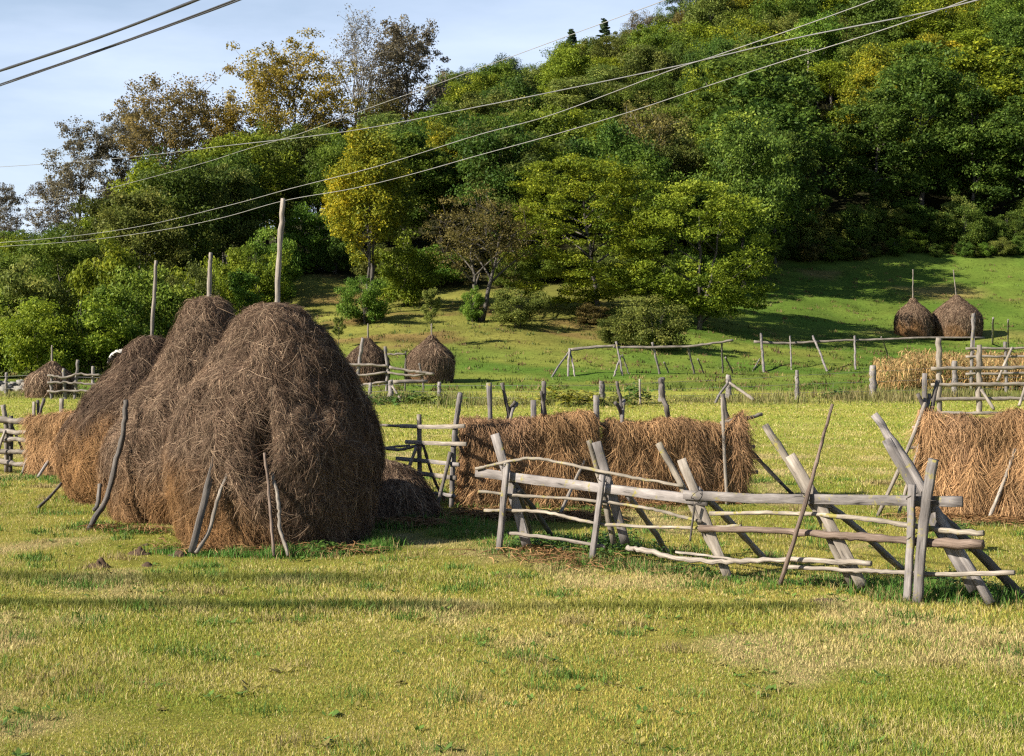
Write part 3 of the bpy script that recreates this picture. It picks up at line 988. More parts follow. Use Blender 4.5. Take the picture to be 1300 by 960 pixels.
def strew(y0, y1, dens, rg, margin=2.5, x0=None, x1=None):
    a = 1.0 / 3.0 * 1.04
    xm = a * y1 + margin
    n = int(2 * xm * (y1 - y0) * dens)
    X = rg.uniform(-xm, xm, n); Y = rg.uniform(y0, y1, n)
    k = np.abs(X) < a * Y + margin
    return X[k], Y[k]

rg = np.random.default_rng(101)
GV, G4, G3, GC, go = [], [], [], [], 0
def add_blades(V, Fs, C):
    global go
    GV.append(V); GC.append(C)
    for f in Fs:
        (G4 if f.shape[1] == 4 else G3).append(f + go)
    go += len(V)
for (y0, y1, dens, h, w, s2) in ((10.5, 15, 4600, .046, .0060, True), (15, 21, 2500, .048, .0078, True), (21, 30, 1150, .052, .0105, False), (30, 45, 420, .058, .019, False), (45, 80, 130, .065, .036, False)):
    X, Y = strew(y0, y1, dens, rg)
    tall = 1 + .7 * fbm(X * .55, Y * .55, seed=81, oct=3)
    tall = tall + .95 * shade_band_mask(X, Y, 1.2)
    Hh = h * rg.uniform(.45, 1.45, len(X)) * tall
    add_blades(*blades(X, Y, Hh, w * rg.uniform(.6, 1.3, len(X)), blade_colors(X, Y, rg), rg, lean=.92, seg2=s2))
# clumps of longer, greener grass
for k in range(420):
    cy_ = rg.uniform(11, 34); cx_ = rg.uniform(-1, 1) * (cy_ * .35 + 1)
    m = rg.integers(25, 90)
    X = cx_ + rg.normal(0, .13, m); Y = cy_ + rg.normal(0, .10, m)
    c = np.array((.085, .155, .026)) * rg.uniform(.6, 1.4, (m, 1)) if rg.uniform() < .65 else np.array((.30, .24, .10)) * rg.uniform(.6, 1.2, (m, 1))
    add_blades(*blades(X, Y, rg.uniform(.05, .16, m), np.full(m, .008 * cy_ / 14), c, rg, lean=.8))
grass_near = obj('meadow_grass', mesh_np('meadow_grass', np.vstack(GV), [np.vstack(G4), np.vstack(G3)], M_GRASS, cols=np.vstack(GC)))
grass_near['kind'] = 'stuff'; tag(grass_near, 'short mown yellow-green grass covering the foreground meadow', 'grass')

# lush grass against the stacks and under the racks
GV, G4, G3, GC, go = [], [], [], [], 0
def lush(path, wd, n, h, w, tone=(.075, .165, .026), straw=.15):
    pts = [Vector(p) for p in path]
    seg = rg.integers(0, len(pts) - 1, n); t = rg.uniform(0, 1, n)
    A_ = np.array([tuple(p) for p in pts])
    q = A_[seg] * (1 - t)[:, None] + A_[seg + 1] * t[:, None]
    X = q[:, 0] + rg.normal(0, wd, n); Y = q[:, 1] + rg.normal(0, wd, n)
    patch = .45 + .55 * sstep(-.25, .35, fbm(X * 1.6, Y * 1.6, seed=91, oct=2))
    c = np.array(tone) * rg.uniform(.6, 1.35, (n, 1))
    s = rg.uniform(0, 1, n) < straw
    c[s] = np.array((.30, .23, .10)) * rg.uniform(.6, 1.2, (s.sum(), 1))
    add_blades(*blades(X, Y, h * rg.uniform(.4, 1.3, n) * patch, w * rg.uniform(.6, 1.3, n), c, rg, lean=.7))
lush([G(205, 700), G(250, 704), G(330, 707), G(400, 706), G(470, 700), G(492, 688)], .16, 5200, .17, .012)
lush([G(110, 668), G(160, 676), G(205, 676)], .18, 1100, .13, .013)
lush([G(60, 652), G(110, 652)], .2, 500, .12, .014)
lush([G(480, 672), G(560, 664), G(640, 692), G(700, 690), G(800, 690)], .30, 4200, .17, .013)
lush([G(633, 700), G(750, 716), G(920, 735), G(1090, 743), G(1160, 765)], .22, 4800, .16, .011, straw=.35)
for qx, qy in ((633, 702), (751, 718), (669, 692), (793, 688), (914, 712), (926, 737), (1084, 742), (1152, 767), (990, 741), (1240, 752), (850, 702), (974, 710), (1148, 724), (706, 686)):
    lush([G(qx - 9, qy), G(qx + 9, qy)], .10, 330, .15, .010, straw=.3)
lush([G(1120, 745), G(1180, 760), G(1260, 760)], .28, 4200, .22, .011)
lush([G(590, 655), G(760, 650), G(945, 632)], .3, 2600, .13, .014, tone=(.09, .15, .03))
lush([G(1165, 662), G(1300, 668), G(1400, 670)], .3, 1500, .14, .014, tone=(.10, .14, .03), straw=.3)
lush([G(-40, 612), G(40, 606), G(80, 610)], .3, 1200, .17, .016)
o = obj('long_grass', mesh_np('long_grass', np.vstack(GV), [np.vstack(G4), np.vstack(G3)], M_GRASS, cols=np.vstack(GC)))
o['kind'] = 'stuff'; tag(o, 'longer lush green grass at the feet of the haystacks and racks', 'grass')

# dry tall grass along the wire fence
GV, G4, G3, GC, go = [], [], [], [], 0
n = 42000
pxs = rg.uniform(-150, 1450, n)
yf = np.interp(pxs, [-150, 0, 430, 480, 700, 1000, 1300, 1450], [82, 80, 72, 70, 69, 73, 76, 77]) + rg.normal(0, 2.3, n)
X = (pxs - 650) / F * yf; Y = yf
pt = sstep(-.45, .25, fbm(X * .35, Y * .3, seed=93, oct=3))
c = mixc(np.tile(np.array((.215, .175, .075)), (n, 1)), np.array((.105, .145, .028)), np.clip(.42 + .75 * fbm(X * .3 + 5, Y * .3, seed=94, oct=3) + rg.normal(0, .2, n), 0, 1)) * rg.uniform(.6, 1.3, (n, 1))
add_blades(*blades(X, Y, (.10 + .55 * rg.uniform(0, 1, n) ** 2.0) * (.15 + .9 * pt ** 1.5) * np.where(pxs < 430, .5, 1), rg.uniform(.02, .045, n), c, rg, lean=.5))
o = obj('dry_tall_grass', mesh_np('dry_tall_grass', np.vstack(GV), [np.vstack(G4), np.vstack(G3)], M_GRASS, cols=np.vstack(GC)))
o['kind'] = 'stuff'; tag(o, 'strip of dry tan tall grass along the wire fence', 'grass')

# rough pasture on the slopes
GV, G4, G3, GC, go = [], [], [], [], 0
n = 90000
Y = 80 + 105 * rg.uniform(0, 1, n) ** .8; X = rg.uniform(-1, 1, n) * (Y * .36 + 4)
px_ = 650 + F * X / Y
k = Y < edge_Y(px_) + 4
X, Y = X[k], Y[k]; n = len(X)
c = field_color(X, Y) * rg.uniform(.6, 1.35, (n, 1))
hh = (.07 + .09 * sstep(0, .5, fbm(X * .3, Y * .3, seed=96, oct=3)) * sstep(100, 115, Y)) * rg.uniform(.5, 1.4, n)
add_blades(*blades(X, Y, hh, rg.uniform(.04, .11, n), c, rg, lean=.97, seg2=False))
for k in range(2600):
    yy = rg.uniform(82, 172); xx = rg.uniform(-1, 1) * (yy * .35 + 3)
    if yy > edge_Y(650 + F * xx / yy) - 1: continue
    m = 12
    X = xx + rg.normal(0, .22, m); Y = yy + rg.normal(0, .22, m)
    t0 = rg.uniform()
    c = (np.array((.075, .105, .018)) if t0 < .55 else np.array((.20, .155, .06)) if t0 < .85 else np.array((.12, .08, .035))) * rg.uniform(.6, 1.3, (m, 1))
    add_blades(*blades(X, Y, rg.uniform(.10, .34, m), rg.uniform(.05, .12, m), c, rg, lean=.8, seg2=False))
o = obj('hill_grass', mesh_np('hill_grass', np.vstack(GV), [np.vstack(G3)], M_GRASS, cols=np.vstack(GC)))
o['kind'] = 'stuff'; tag(o, 'rough pasture grass on the hillside beyond the wire fence', 'grass')

# low broad-leaved weeds and dead stalks scattered through the turf
rgw = np.random.default_rng(404)
VV, FF, CC, o_ = [], [], [], 0
for k in range(520):
    yy = rgw.uniform(11.5, 34) ; xx = rgw.uniform(-1, 1) * (yy * .35 + 1.5)
    z = float(T(xx, yy)) + .012
    c0 = np.array((.10, .17, .030)) if rgw.uniform() < .7 else np.array((.20, .17, .05))
    for q in range(rgw.integers(5, 11)):
        az = rgw.uniform(0, 6.28); l = rgw.uniform(.035, .10); el = rgw.uniform(.05, .7)
        d = np.array([math.cos(az) * math.cos(el), math.sin(az) * math.cos(el), math.sin(el)]) * l
        sd_ = np.array([-math.sin(az), math.cos(az), 0]) * l * .26
        p = np.array([xx + rgw.normal(0, .03), yy + rgw.normal(0, .03), z])
        VV += [p, p + d * .55 - sd_, p + d, p + d * .55 + sd_]; FF.append((o_, o_ + 1, o_ + 2, o_ + 3)); o_ += 4
        CC += [c0 * rgw.uniform(.65, 1.35)] * 4
o = obj('turf_weeds', mesh_np('turf_weeds', np.array(VV), [np.array(FF)], M_WEED, cols=np.array(CC)))
o['kind'] = 'stuff'; tag(o, 'small broad-leaved weeds scattered through the foreground turf', 'weeds')

# ------------------------------------------------------------------ the three big haystacks
PROF = [(0, .87), (.06, .90), (.2, .955), (.35, .97), (.5, .90), (.6, .80), (.7, .665), (.8, .525), (.88, .40), (.94, .30), (.98, .21), (1, .13)]
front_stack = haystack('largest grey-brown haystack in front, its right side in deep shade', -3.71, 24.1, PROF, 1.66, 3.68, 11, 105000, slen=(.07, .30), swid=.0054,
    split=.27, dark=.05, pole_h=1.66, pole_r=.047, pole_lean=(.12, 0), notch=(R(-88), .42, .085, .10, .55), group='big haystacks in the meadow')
PROF2 = [(0, .90), (.1, .95), (.24, .98), (.35, .92), (.445, .83), (.55, .70), (.68, .53), (.8, .39), (.88, .30), (.95, .22), (1, .12)]
haystack('grey-brown haystack in the middle of the big three, a dark bent branch on its flank', -5.42, 27.4, PROF2, 1.80, 3.87, 23, 85000, slen=(.07, .30), swid=.0060,
    split=.20, dark=.0, pole_h=.80, pole_r=.042, pole_lean=(.05, 0), group='big haystacks in the meadow')
PROF3 = [(0, .80), (.2, .96), (.39, .96), (.48, .88), (.57, .76), (.66, .62), (.75, .48), (.82, .37), (.886, .28), (.95, .19), (1, .11)]
haystack('darkest haystack, leftmost of the big three, with orange hay bared at its base', -7.30, 30.3, PROF3, 1.66, 3.18, 37, 60000, slen=(.09, .34), swid=.0078,
    split=.42, dark=.42, pole_h=1.50, pole_r=.038, pole_lean=(.10, 0), lean=(.18, 0), group='big haystacks in the meadow')

# small heap behind the front stack
HEAP = [(0, 1.0), (.2, .93), (.45, .78), (.65, .60), (.82, .40), (.93, .24), (1.0, .12)]
haystack('low dark heap of old hay beside the big front haystack', -2.22, 27.0, HEAP, .92, .98, 45, 12000, slen=(.10, .32), swid=.008, split=.1, dark=.0, pole_h=0, res=(50, 100), cat='hay heap', name='hay_heap', amp=.7)

# far stacks
FAR = [(0, .92), (.12, .97), (.28, 1.0), (.45, .99), (.58, .90), (.70, .70), (.80, .46), (.88, .27), (.95, .15), (1.0, .09)]
def far_stack(label, px, py, wpx, hpx, seed, pole_px, dark=0.0, split=.25, lean_px=0, group='small far haystacks'):
    g = G(px, py); s = g.y / F
    return haystack(label, g.x, g.y + wpx * s * .4, FAR, wpx * s, hpx * s, seed, 9000, slen=(.15, .5), swid=.02, split=split, dark=dark, pole_h=pole_px * s, pole_r=.055, pole_lean=(lean_px * s, 0), lean=(((seed * 37) % 7 - 3) * .05, 0), res=(56, 90), group=group, swirl=.35, amp=.35, pole_mat=W_PALE)
far_stack('dark far haystack behind a rail fence, left of the middle pair', 465, 488, 28, 59, 51, 18, dark=.35)
far_stack('tan far haystack right of the dark one, in the middle pair', 544, 486, 31, 61, 52, 14, dark=0)
far_stack('smaller and slimmer of the two haystacks on the right meadow', 1163, 429, 24, 50, 53, 36, dark=0, split=.42)
far_stack('wider and paler of the two haystacks on the right meadow', 1218, 431, 32, 55, 54, 32, dark=0, split=.25, lean_px=-4)
far_stack('pale haystack far on the left behind wire fence posts', 60, 505, 30, 47, 55, 20, dark=-.1, split=.15)

# poles leaning on the stacks
def lp(label, pts, r, mat, cat='leaning pole', name='leaning_pole', **k):
    return single_pole(name, label, cat, pts, r, mat, **k)
ob_ = plank('leaning_board', None, [P(284, 541, 22.75), P(264, 618, 22.5), P(243, 702, 22.0)], .10, .03, W_DARK)
tag(ob_, 'dark flat board leaning on the front haystack', 'board')
lp('pale crooked pole leaning on the front haystack beside a dark board', [P(310, 549, 22.72), P(296, 585, 22.6), P(278, 630, 22.45), P(266, 672, 22.3), P(249, 702, 22.0)], .030, W_PALE, wob=.008)
lp('thin brown pole propped upright against the front of the biggest haystack', [P(336, 575, 22.5), P(340, 610, 22.4), P(344, 660, 22.2), P(348, 706, 21.85)], .024, W_BROWN, wob=.006)
lp('broken short pole with a pale snapped lower half against the front haystack', [P(346, 600, 22.5), P(354, 640, 22.35), P(355, 668, 22.2), P(366, 706, 21.85)], .027, W_PALE, wob=.010)
lp('dark bent branch leaning on the middle haystack', [P(160, 508, 26.1), P(157, 545, 25.95), P(146, 590, 25.8), P(135, 632, 25.6), P(113, 672, 25.0)], .045, W_DARK, wob=.012)
lp('short dark stick against the foot of the middle haystack', [P(127, 615, 25.8), P(124, 640, 25.6), P(119, 648, 25.5)], .035, W_DARK)
lp('thin dark stick poking out from under the leftmost haystack', [P(78, 614, 29.0), P(64, 630, 28.6), P(48, 645, 28.3)], .028, W_DARK)

# scrap of sheeting on the leftmost stack
rs = np.random.default_rng(5)
u, v = np.meshgrid(np.linspace(-1, 1, 16), np.linspace(-1, 1, 12), indexing='ij')
sv = np.stack([u * .15 + v * .05, v * .14, .05 * (1 - u * u) + .07 * fbm(u * 2.1, v * 2.1, seed=4, oct=3)], -1)
sv2 = np.concatenate([sv.reshape(-1, 3), (sv - np.array([0, 0, .02])).reshape(-1, 3)])
i_ = np.arange(16 * 12).reshape(16, 12); q = np.stack([i_[:-1, :-1], i_[1:, :-1], i_[1:, 1:], i_[:-1, 1:]], -1).reshape(-1, 4)
sh = obj('plastic_sheet', mesh_np('plastic_sheet', sv2, [np.vstack([q, q[:, ::-1] + 192])], M_SHEET, smooth=True), None, P(147, 452, 30.15))
sh.rotation_euler = (0, R(-38), 0)
tag(sh, 'crumpled scrap of white sheeting on the shoulder of the leftmost big haystack', 'sheet')
# ------------------------------------------------------------------ front drying rack (bare)
RA, RB = G(633, 700), G(1160, 766)
rdir = (Vector((RB.x, RB.y, 0)) - Vector((RA.x, RA.y, 0))).normalized()
rnrm = Vector((-rdir.y, rdir.x, 0))           # away from the camera
def onplane(A, d, n, px, py, off=0.0):
    """meet the line of sight with the rack's upright plane, moved back by off"""
    o = Vector((A.x, A.y, 0)) + n * off
    k = (px - 650) / F                       # x = k*y
    # (k*y - o.x)*n.x + (y - o.y)*n.y = 0
    y = (o.x * n.x + o.y * n.y) / (k * n.x + n.y)
    return P(px, py, y)
def rk(px, py, off=0.0): return onplane(RA, rdir, rnrm, px, py, off)

rack = thing('drying_rack', 'empty grey wooden hay-drying rack of crossed poles in the foreground', 'drying rack', (RA.x, RA.y, 0))
fc = tuple(-rnrm)
# uprights on the near side
plank('post', rack, [rk(643.5, 588, -.06), rk(633, 703, -.06)], .09, .055, W_GREY, fc)
plank('post', rack, [rk(765, 603, -.06), rk(751, 718, -.06)], .085, .055, W_GREY, fc)
plank('post', rack, [rk(1158, 615, -.08), rk(1156, 690, -.08), rk(1151, 768, -.08)], .09, .06, W_GREY, fc)
plank('post', rack, [rk(1185, 583, -.09), rk(1178, 625, -.09), rk(1170, 690, -.09), rk(1165, 766, -.09)], .115, .08, W_GREY, (-.5, -.8, 0))
pole('post', rack, [rk(1057, 513, .22), rk(1037, 585, .10), rk(1022, 640, -.10), rk(990, 742, -.16)], .021, W_BROWN, r2=.032, wob=.006)
# boards leaning over the rails, feet behind
plank('leaning_board', rack, [rk(628, 551, -.02), rk(648, 618, .10), rk(669, 693, .24)], .135, .045, W_GREY, (-.3, -.9, .2))
plank('leaning_board', rack, [rk(757, 561, 0), rk(775, 622, .12), rk(794, 690, .26)], .125, .045, W_GREY, (-.3, -.9, .2))
pole('leaning_pole', rack, [rk(748, 559, .02), rk(762, 610, .12), rk(779, 690, .30)], .042, W_LICH, r2=.045, wob=.006)
pole('leaning_pole', rack, [rk(836, 563, .05), rk(868, 622, .10), rk(914, 712, .20)], .048, W_LICH, r2=.054, wob=.007)
plank('leaning_board', rack, [rk(865, 583, .0), rk(890, 645, .08), rk(926, 738, .18)], .12, .045, W_PALE, (-.3, -.9, .2))
pole('leaning_pole', rack, [rk(971, 540, .05), rk(1020, 618, .12), rk(1082, 742, .24)], .048, W_LICH, r2=.055, wob=.007)
plank('leaning_board', rack, [rk(1003, 578, .0), rk(1045, 650, .08), rk(1095, 745, .18)], .135, .05, W_PALE, (-.3, -.9, .2))
pole('leaning_pole', rack, [rk(1110, 526, .05), rk(1165, 610, .14), rk(1258, 766, .30)], .052, W_GREY, r2=.062, wob=.007)
plank('leaning_board', rack, [rk(1125, 558, .02), rk(1170, 635, .12), rk(1236, 750, .24)], .115, .05, W_GREY, (-.3, -.9, .2))
# dark props at the back
def back(px0, py0, px1, py1, o0, r=.04, mat=W_GREY, kind='brace'):
    g = G(px1, py1)
    p0 = rk(px0, py0, o0)
    pole(kind, rack, [p0, p0.lerp(g, .5), g + Vector((0, 0, -.05))], r, mat, wob=.006)
back(652, 612, 706, 686, .10, .040, W_DARK)
back(658, 622, 676, 684, .10, .036, W_DARK)
back(797, 628, 850, 702, .10, .042)
back(886, 621, 974, 710, .08, .044)
back(1048, 638, 1150, 724, .08, .048)
back(1176, 640, 1304, 760, .10, .062, W_DARK)
pole('hanging_stick', rack, [rk(882, 640, -.04), rk(879, 664, -.05), rk(876, 687, -.05)], .015, W_DARK)
# rails
def rail(pts, r, mat=W_LICH, off=0.0, r2=None, wob=.005):
    pole('rail', rack, [rk(x, y, off + (k % 2) * .012) for k, (x, y) in enumerate(pts)], r * .84, mat, r2=(r2 or r * .9) * .84, wob=wob * 1.3, rough=.16)
rail([(604, 595), (624, 591), (646, 586), (675, 582), (710, 587), (770, 600), (820, 609), (868, 617)], .029, W_LICH)
plank('rail', rack, [rk(604, 599.5, .05), rk(700, 612, .05), rk(800, 624, .05), rk(898, 636, .05)], .135, .035, W_GREY, fc)
plank('rail', rack, [rk(868, 628, .01), rk(960, 633, .01), rk(1060, 634, .01), rk(1150, 636, .01), rk(1222, 637, .01)], .125, .04, W_GREY, fc)
rail([(608, 624), (657, 629), (710, 632), (756, 636), (815, 644), (850, 652), (891, 663)], .028, W_LICH, .02)
rail([(615, 648), (650, 648), (688, 650), (720, 656), (753, 664), (800, 668), (880, 670), (941, 668)], .030, W_LICH, .03)
rail([(645, 677), (700, 683), (756, 692), (768, 694)], .032, W_PALE, .04)
rail([(796, 695), (815, 699), (862, 708), (905, 713), (940, 713), (987, 711), (1050, 713), (1106, 716)], .042, W_PALE, .03, r2=.040, wob=.012)
rail([(858, 701), (900, 706), (935, 711)], .022, W_PALE, .09)
rail([(1000, 720), (1060, 723), (1100, 725), (1142, 727), (1210, 729), (1288, 727)], .033, W_PALE, .06, r2=.036)
rail([(901, 652), (987, 651), (1046, 654), (1100, 659), (1152, 667), (1200, 674), (1249, 677)], .032, W_LICH, .05, r2=.044)
rail([(888, 671), (987, 674), (1060, 680), (1100, 682), (1160, 687), (1248, 692)], .050, W_BROWN, .03, r2=.068, wob=.006)

# withy ties where the top boards meet the uprights
def tie(px, py, r, tilt):
    c = rk(px, py, -.03)
    pts = []
    for k in range(15):
        a = 2 * math.pi * k / 12
        pts.append(c + rdir * (math.cos(a) * r * .75) + rnrm * (math.sin(a) * r) + Vector((0, 0, math.cos(a) * tilt + .004 * k)))
    pole('tie', rack, pts, .006, W_DARK, n=2, sides=5, rough=0)
tie(643, 594, .075, .04); tie(764, 612, .075, -.04); tie(1158, 634, .085, .03); tie(1182, 637, .095, -.03)
tie(884, 631, .08, .05); tie(1024, 634, .085, -.05); tie(1158, 686, .085, .04)

# ------------------------------------------------------------------ rack carrying hay in the middle
MA, MB = G(588, 643.5), G(946, 637)
mdir = (Vector((MB.x, MB.y, 0)) - Vector((MA.x, MA.y, 0))).normalized()
mnrm = Vector((-mdir.y, mdir.x, 0))
def mk(px, py, off=0.0): return onplane(MA, mdir, mnrm, px, py, off)
mr = thing('drying_rack', 'wooden drying rack in mid field carrying hay on most of its rails', 'drying rack', (MA.x, MA.y, 0))
fm = tuple(-mnrm)
mp1 = mk(757, 640, 0)
ln_a = MA.lerp(MB, 0.0); spl = ((Vector((mp1.x, mp1.y, 0)) - MA).length) / (MB - MA).length
split_pt = MA.lerp(MB, spl)
drape('orange-brown hay hung over the left bay of the mid-field rack', MA + mnrm * .15, split_pt - mdir * .02 + mnrm * .15, 1.66, .40, 61, 34000, group='hay on the middle rack', sag=.03)
drape('orange-brown hay hung over the right bay of the mid-field rack', split_pt + mdir * .20 + mnrm * .15, MB + mnrm * .15, 1.54, .40, 67, 38000, group='hay on the middle rack', sag=.05,
      topfn=lambda l: .15 * np.exp(-((l - .99) / .08) ** 2) + .10 * np.exp(-((l - .44) / .09) ** 2))
# uprights sticking out of the hay
pole('post', mr, [mk(621, 486, .15), mk(623, 560, .15), GY(623, MA.y + .4)], .050, W_GREY)
pole('post', mr, [mk(637, 486, .2), mk(645, 525, .2), mk(652, 580, .2), GY(660, MA.y + .7)], .034, W_DARK, wob=.01)
pole('brace', mr, [mk(654, 510, .10), mk(644, 532, .3), GY(628, MA.y + 1.0)], .030, W_DARK)
pole('brace', mr, [mk(657, 512, .3), mk(648, 533, .1), GY(636, MA.y + .2)], .030, W_GREY)
plank('post', mr, [mk(677, 508, .15), mk(678, 560, .15), GY(679, MA.y + 1.0)], .10, .06, W_GREY, fm)
pole('post', mr, [mk(691, 485, .2), mk(689, 530, .2), GY(690, MA.y + 1.1)], .045, W_DARK, wob=.012)
pole('brace', mr, [mk(687, 497, .1), mk(693, 532, .3), GY(700, MA.y + 1.6)], .030, W_DARK)
plank('post', mr, [mk(757, 502, -.05), mk(758, 560, -.05), mk(759, 648, -.05)], .10, .07, W_GREY, fm)
pole('brace', mr, [mk(758, 553, -.12), mk(733, 604, -.5), GY(708, mp1.y - 2.3)], .032, W_PALE)
pole('rail_end', mr, [mk(740, 539, .1), mk(776, 539, .1)], .042, W_PALE)
pole('rail_end', mr, [mk(740, 565, .1), mk(784, 565.5, .1)], .042, W_PALE)
pole('rail_end', mr, [mk(740, 592, .1), mk(790, 594, .1)], .036, W_PALE)
pole('post', mr, [mk(783, 484, .3), mk(788, 510, .3), mk(789, 530, .3), GY(791, MA.y + 2.2)], .034, W_DARK, wob=.01)
pole('brace', mr, [mk(781, 511, .05), mk(789, 530, .3), GY(800, MA.y + 2.9)], .036, W_DARK)
pole('brace', mr, [mk(792, 508, .4), mk(790, 530, .2), GY(786, MA.y + 1.2)], .038, W_GREY)
pole('post', mr, [mk(838, 481, .2), mk(843, 505, .2), mk(848, 530, .2), GY(856, MA.y + 2.6)], .050, W_DARK, wob=.02)
# right end
plank('post', mr, [mk(917, 505, -.12), mk(919, 560, -.28), mk(923, 642, -.45)], .055, .05, W_PALE, fm)
pole('post', mr, [mk(917, 500, .15), mk(929, 560, .15), mk(941, 626, .15)], .048, W_DARK, wob=.012)
pole('brace', mr, [mk(926, 538, .2), mk(960, 580, .9), GY(1006, MB.y + 1.2)], .040, W_DARK)
pole('rail_end', mr, [mk(915, 538, .1), mk(940, 533, .1), mk(968, 526, .1)], .045, W_PALE, r2=.035, wob=.01)
pole('rail_end', mr, [mk(915, 568, .1), mk(958, 567, .1)], .032, W_PALE)
pole('rail_end', mr, [mk(920, 599, .1), mk(962, 599.5, .1)], .034, W_PALE)

# its bare bay on the left, as a rack of its own line
lrk = thing('drying_rack', 'bare rail rack between the front haystack and the mid-field hay', 'drying rack', (MA.x - .1, MA.y, 0))
LA = G(590, 648); LB0 = G(470, 632)
ldir = (Vector((LA.x, LA.y, 0)) - Vector((LB0.x, LB0.y, 0))).normalized(); lnrm = Vector((-ldir.y, ldir.x, 0))
def lk(px, py, off=0.0): return onplane(LA, ldir, lnrm, px, py, off)
fl = tuple(-lnrm)
plank('post', lrk, [lk(532, 526, .03), lk(532.5, 575, .03), lk(533, 642, .03)], .085, .06, W_PALE, fl)
pole('post', lrk, [lk(584.5, 499, .04), lk(580, 530, .04), lk(576, 570, .04), lk(573, 648, .04)], .050, W_GREY, wob=.008)
pole('brace', lrk, [lk(537, 564, .08), lk(550, 606, .3), lk(567, 640, .6)], .030, W_DARK)
pole('brace', lrk, [lk(529, 567, -.05), lk(516, 602, -.2), lk(501, 642, -.35)], .034, W_PALE)
pole('brace', lrk, [lk(578, 551, .1), lk(584, 566, .2), lk(600, 606, .6)], .032, W_DARK)
pole('brace', lrk, [lk(572, 574, -.05), lk(563, 612, -.2), lk(553, 650, -.35)], .036, W_DARK)
def lrail(pts, r, mat=W_PALE, off=0.0):
    pole('rail', lrk, [lk(x, y, off) for x, y in pts], r, mat, wob=.004)
lrail([(440, 541), (483, 540), (510, 541)], .026)
plank('rail', lrk, [lk(508, 541, -.03), lk(550, 542, -.03), lk(590, 541, -.03)], .075, .035, W_PALE, fl)
plank('rail', lrk, [lk(515, 561, -.03), lk(555, 563, -.03), lk(592, 564, -.03)], .075, .035, W_PALE, fl)
lrail([(440, 566), (484, 569), (508, 571), (520, 568), (529, 566)], .030)
lrail([(440, 568), (486, 568), (520, 565.5)], .022, off=.05)
plank('rail', lrk, [lk(503, 582, -.03), lk(545, 586, -.03), lk(583, 590, -.03)], .075, .035, W_GREY, fl)
plank('rail', lrk, [lk(450, 595, -.03), lk(530, 601, -.03), lk(579, 607, -.03)], .08, .04, W_PALE, fl)
lrail([(537, 627), (556, 627), (577, 630)], .036, W_GREY)

# ------------------------------------------------------------------ hay rack at the right edge
HA, HB = G(1166, 656), G(1440, 664)
hdir = (Vector((HB.x, HB.y, 0)) - Vector((HA.x, HA.y, 0))).normalized(); hnrm = Vector((-hdir.y, hdir.x, 0))
def hk(px, py, off=0.0): return onplane(HA, hdir, hnrm, px, py, off)
hr = thing('drying_rack', 'hay-laden drying rack at the right edge with crossed pole tips at its left end', 'drying rack', (HA.x, HA.y, 0))
drape('brown hay hung over the drying rack at the right edge', HA + hnrm * .15, HB + hnrm * .15, 1.80, .42, 71, 48000, sag=.02,
      topfn=lambda l: .16 * np.exp(-((l - .47) / .08) ** 2) - .06 * np.exp(-((l - .25) / .2) ** 2))
plank('post', hr, [hk(1174, 474, .2), hk(1174, 530, .2), hk(1176, 658, .2)], .085, .06, W_GREY, tuple(-hnrm))
pole('pole_tip', hr, [hk(1165, 500, .05), hk(1178, 530, .2), hk(1190, 600, .4)], .040, W_DARK, wob=.01)
pole('pole_tip', hr, [hk(1180, 500, .3), hk(1176, 530, .2), hk(1168, 610, .1)], .035, W_GREY, wob=.01)
pole('pole_tip', hr, [hk(1191, 483, .4), hk(1181, 527, .2), hk(1172, 600, .1)], .040, W_DARK, wob=.01)
pole('brace', hr, [hk(1175, 512, 0), hk(1150, 576, -.5), G(1114, 656)], .036, W_PALE)
pole('brace', hr, [hk(1169, 560, .05), hk(1155, 606, .0), G(1140, 656)], .032, W_PALE)
pole('rail_end', hr, [hk(1158, 543, .1), hk(1185, 541, .1)], .032, W_GREY)
pole('rail_end', hr, [hk(1153, 568, .1), hk(1180, 569, .1)], .030, W_PALE)
pole('rail_end', hr, [hk(1158, 597, .1), hk(1180, 597, .1)], .030, W_PALE)
pole('brace', hr, [hk(1289, 570, -.22), hk(1272, 618, -.38), G(1254, 662)], .032, W_PALE)

# ------------------------------------------------------------------ left rack
FA, FB = G(-60, 599), G(80, 604)
fdir = (Vector((FB.x, FB.y, 0)) - Vector((FA.x, FA.y, 0))).normalized(); fnrm = Vector((-fdir.y, fdir.x, 0))
def fk(px, py, off=0.0): return onplane(FA, fdir, fnrm, px, py, off)
fr = thing('drying_rack', 'pale-railed drying rack at the far left edge beside the dark haystack', 'drying rack', (FA.x, FA.y, 0))
HL0, HL1 = fk(37, 602), fk(118, 602)
HL0.z = 0; HL1.z = 0
drape('tan hay on the rack at the left edge, half hidden by the dark haystack', HL0 + fnrm * .1, HL1 + fnrm * .1, 1.46, .36, 83, 15000, sag=.02)
pole('post', fr, [fk(4, 514, .05), fk(8, 545, .05), fk(8, 600, .05)], .052, W_PALE)
pole('post', fr, [fk(14, 528, .4), fk(14, 560, .4), fk(13, 602, .4)], .050, W_DARK)
pole('brace', fr, [fk(7, 546, -.05), fk(0, 566, -.15), fk(-12, 604, -.35)], .034, W_PALE)
plank('post', fr, [fk(43, 510, .1), fk(43, 540, .1), fk(43, 600, .1)], .07, .05, W_PALE, tuple(-fnrm))
pole('post', fr, [fk(48, 508, .2), fk(49, 530, .2), fk(50, 600, .3)], .036, W_DARK)
pole('brace', fr, [fk(56, 506, .15), fk(50, 527, .2), fk(42, 560, .3)], .034, W_DARK, wob=.01)
plank('post', fr, [fk(78, 506, .1), fk(78, 540, .1), fk(78, 600, .1)], .09, .06, W_PALE, tuple(-fnrm))
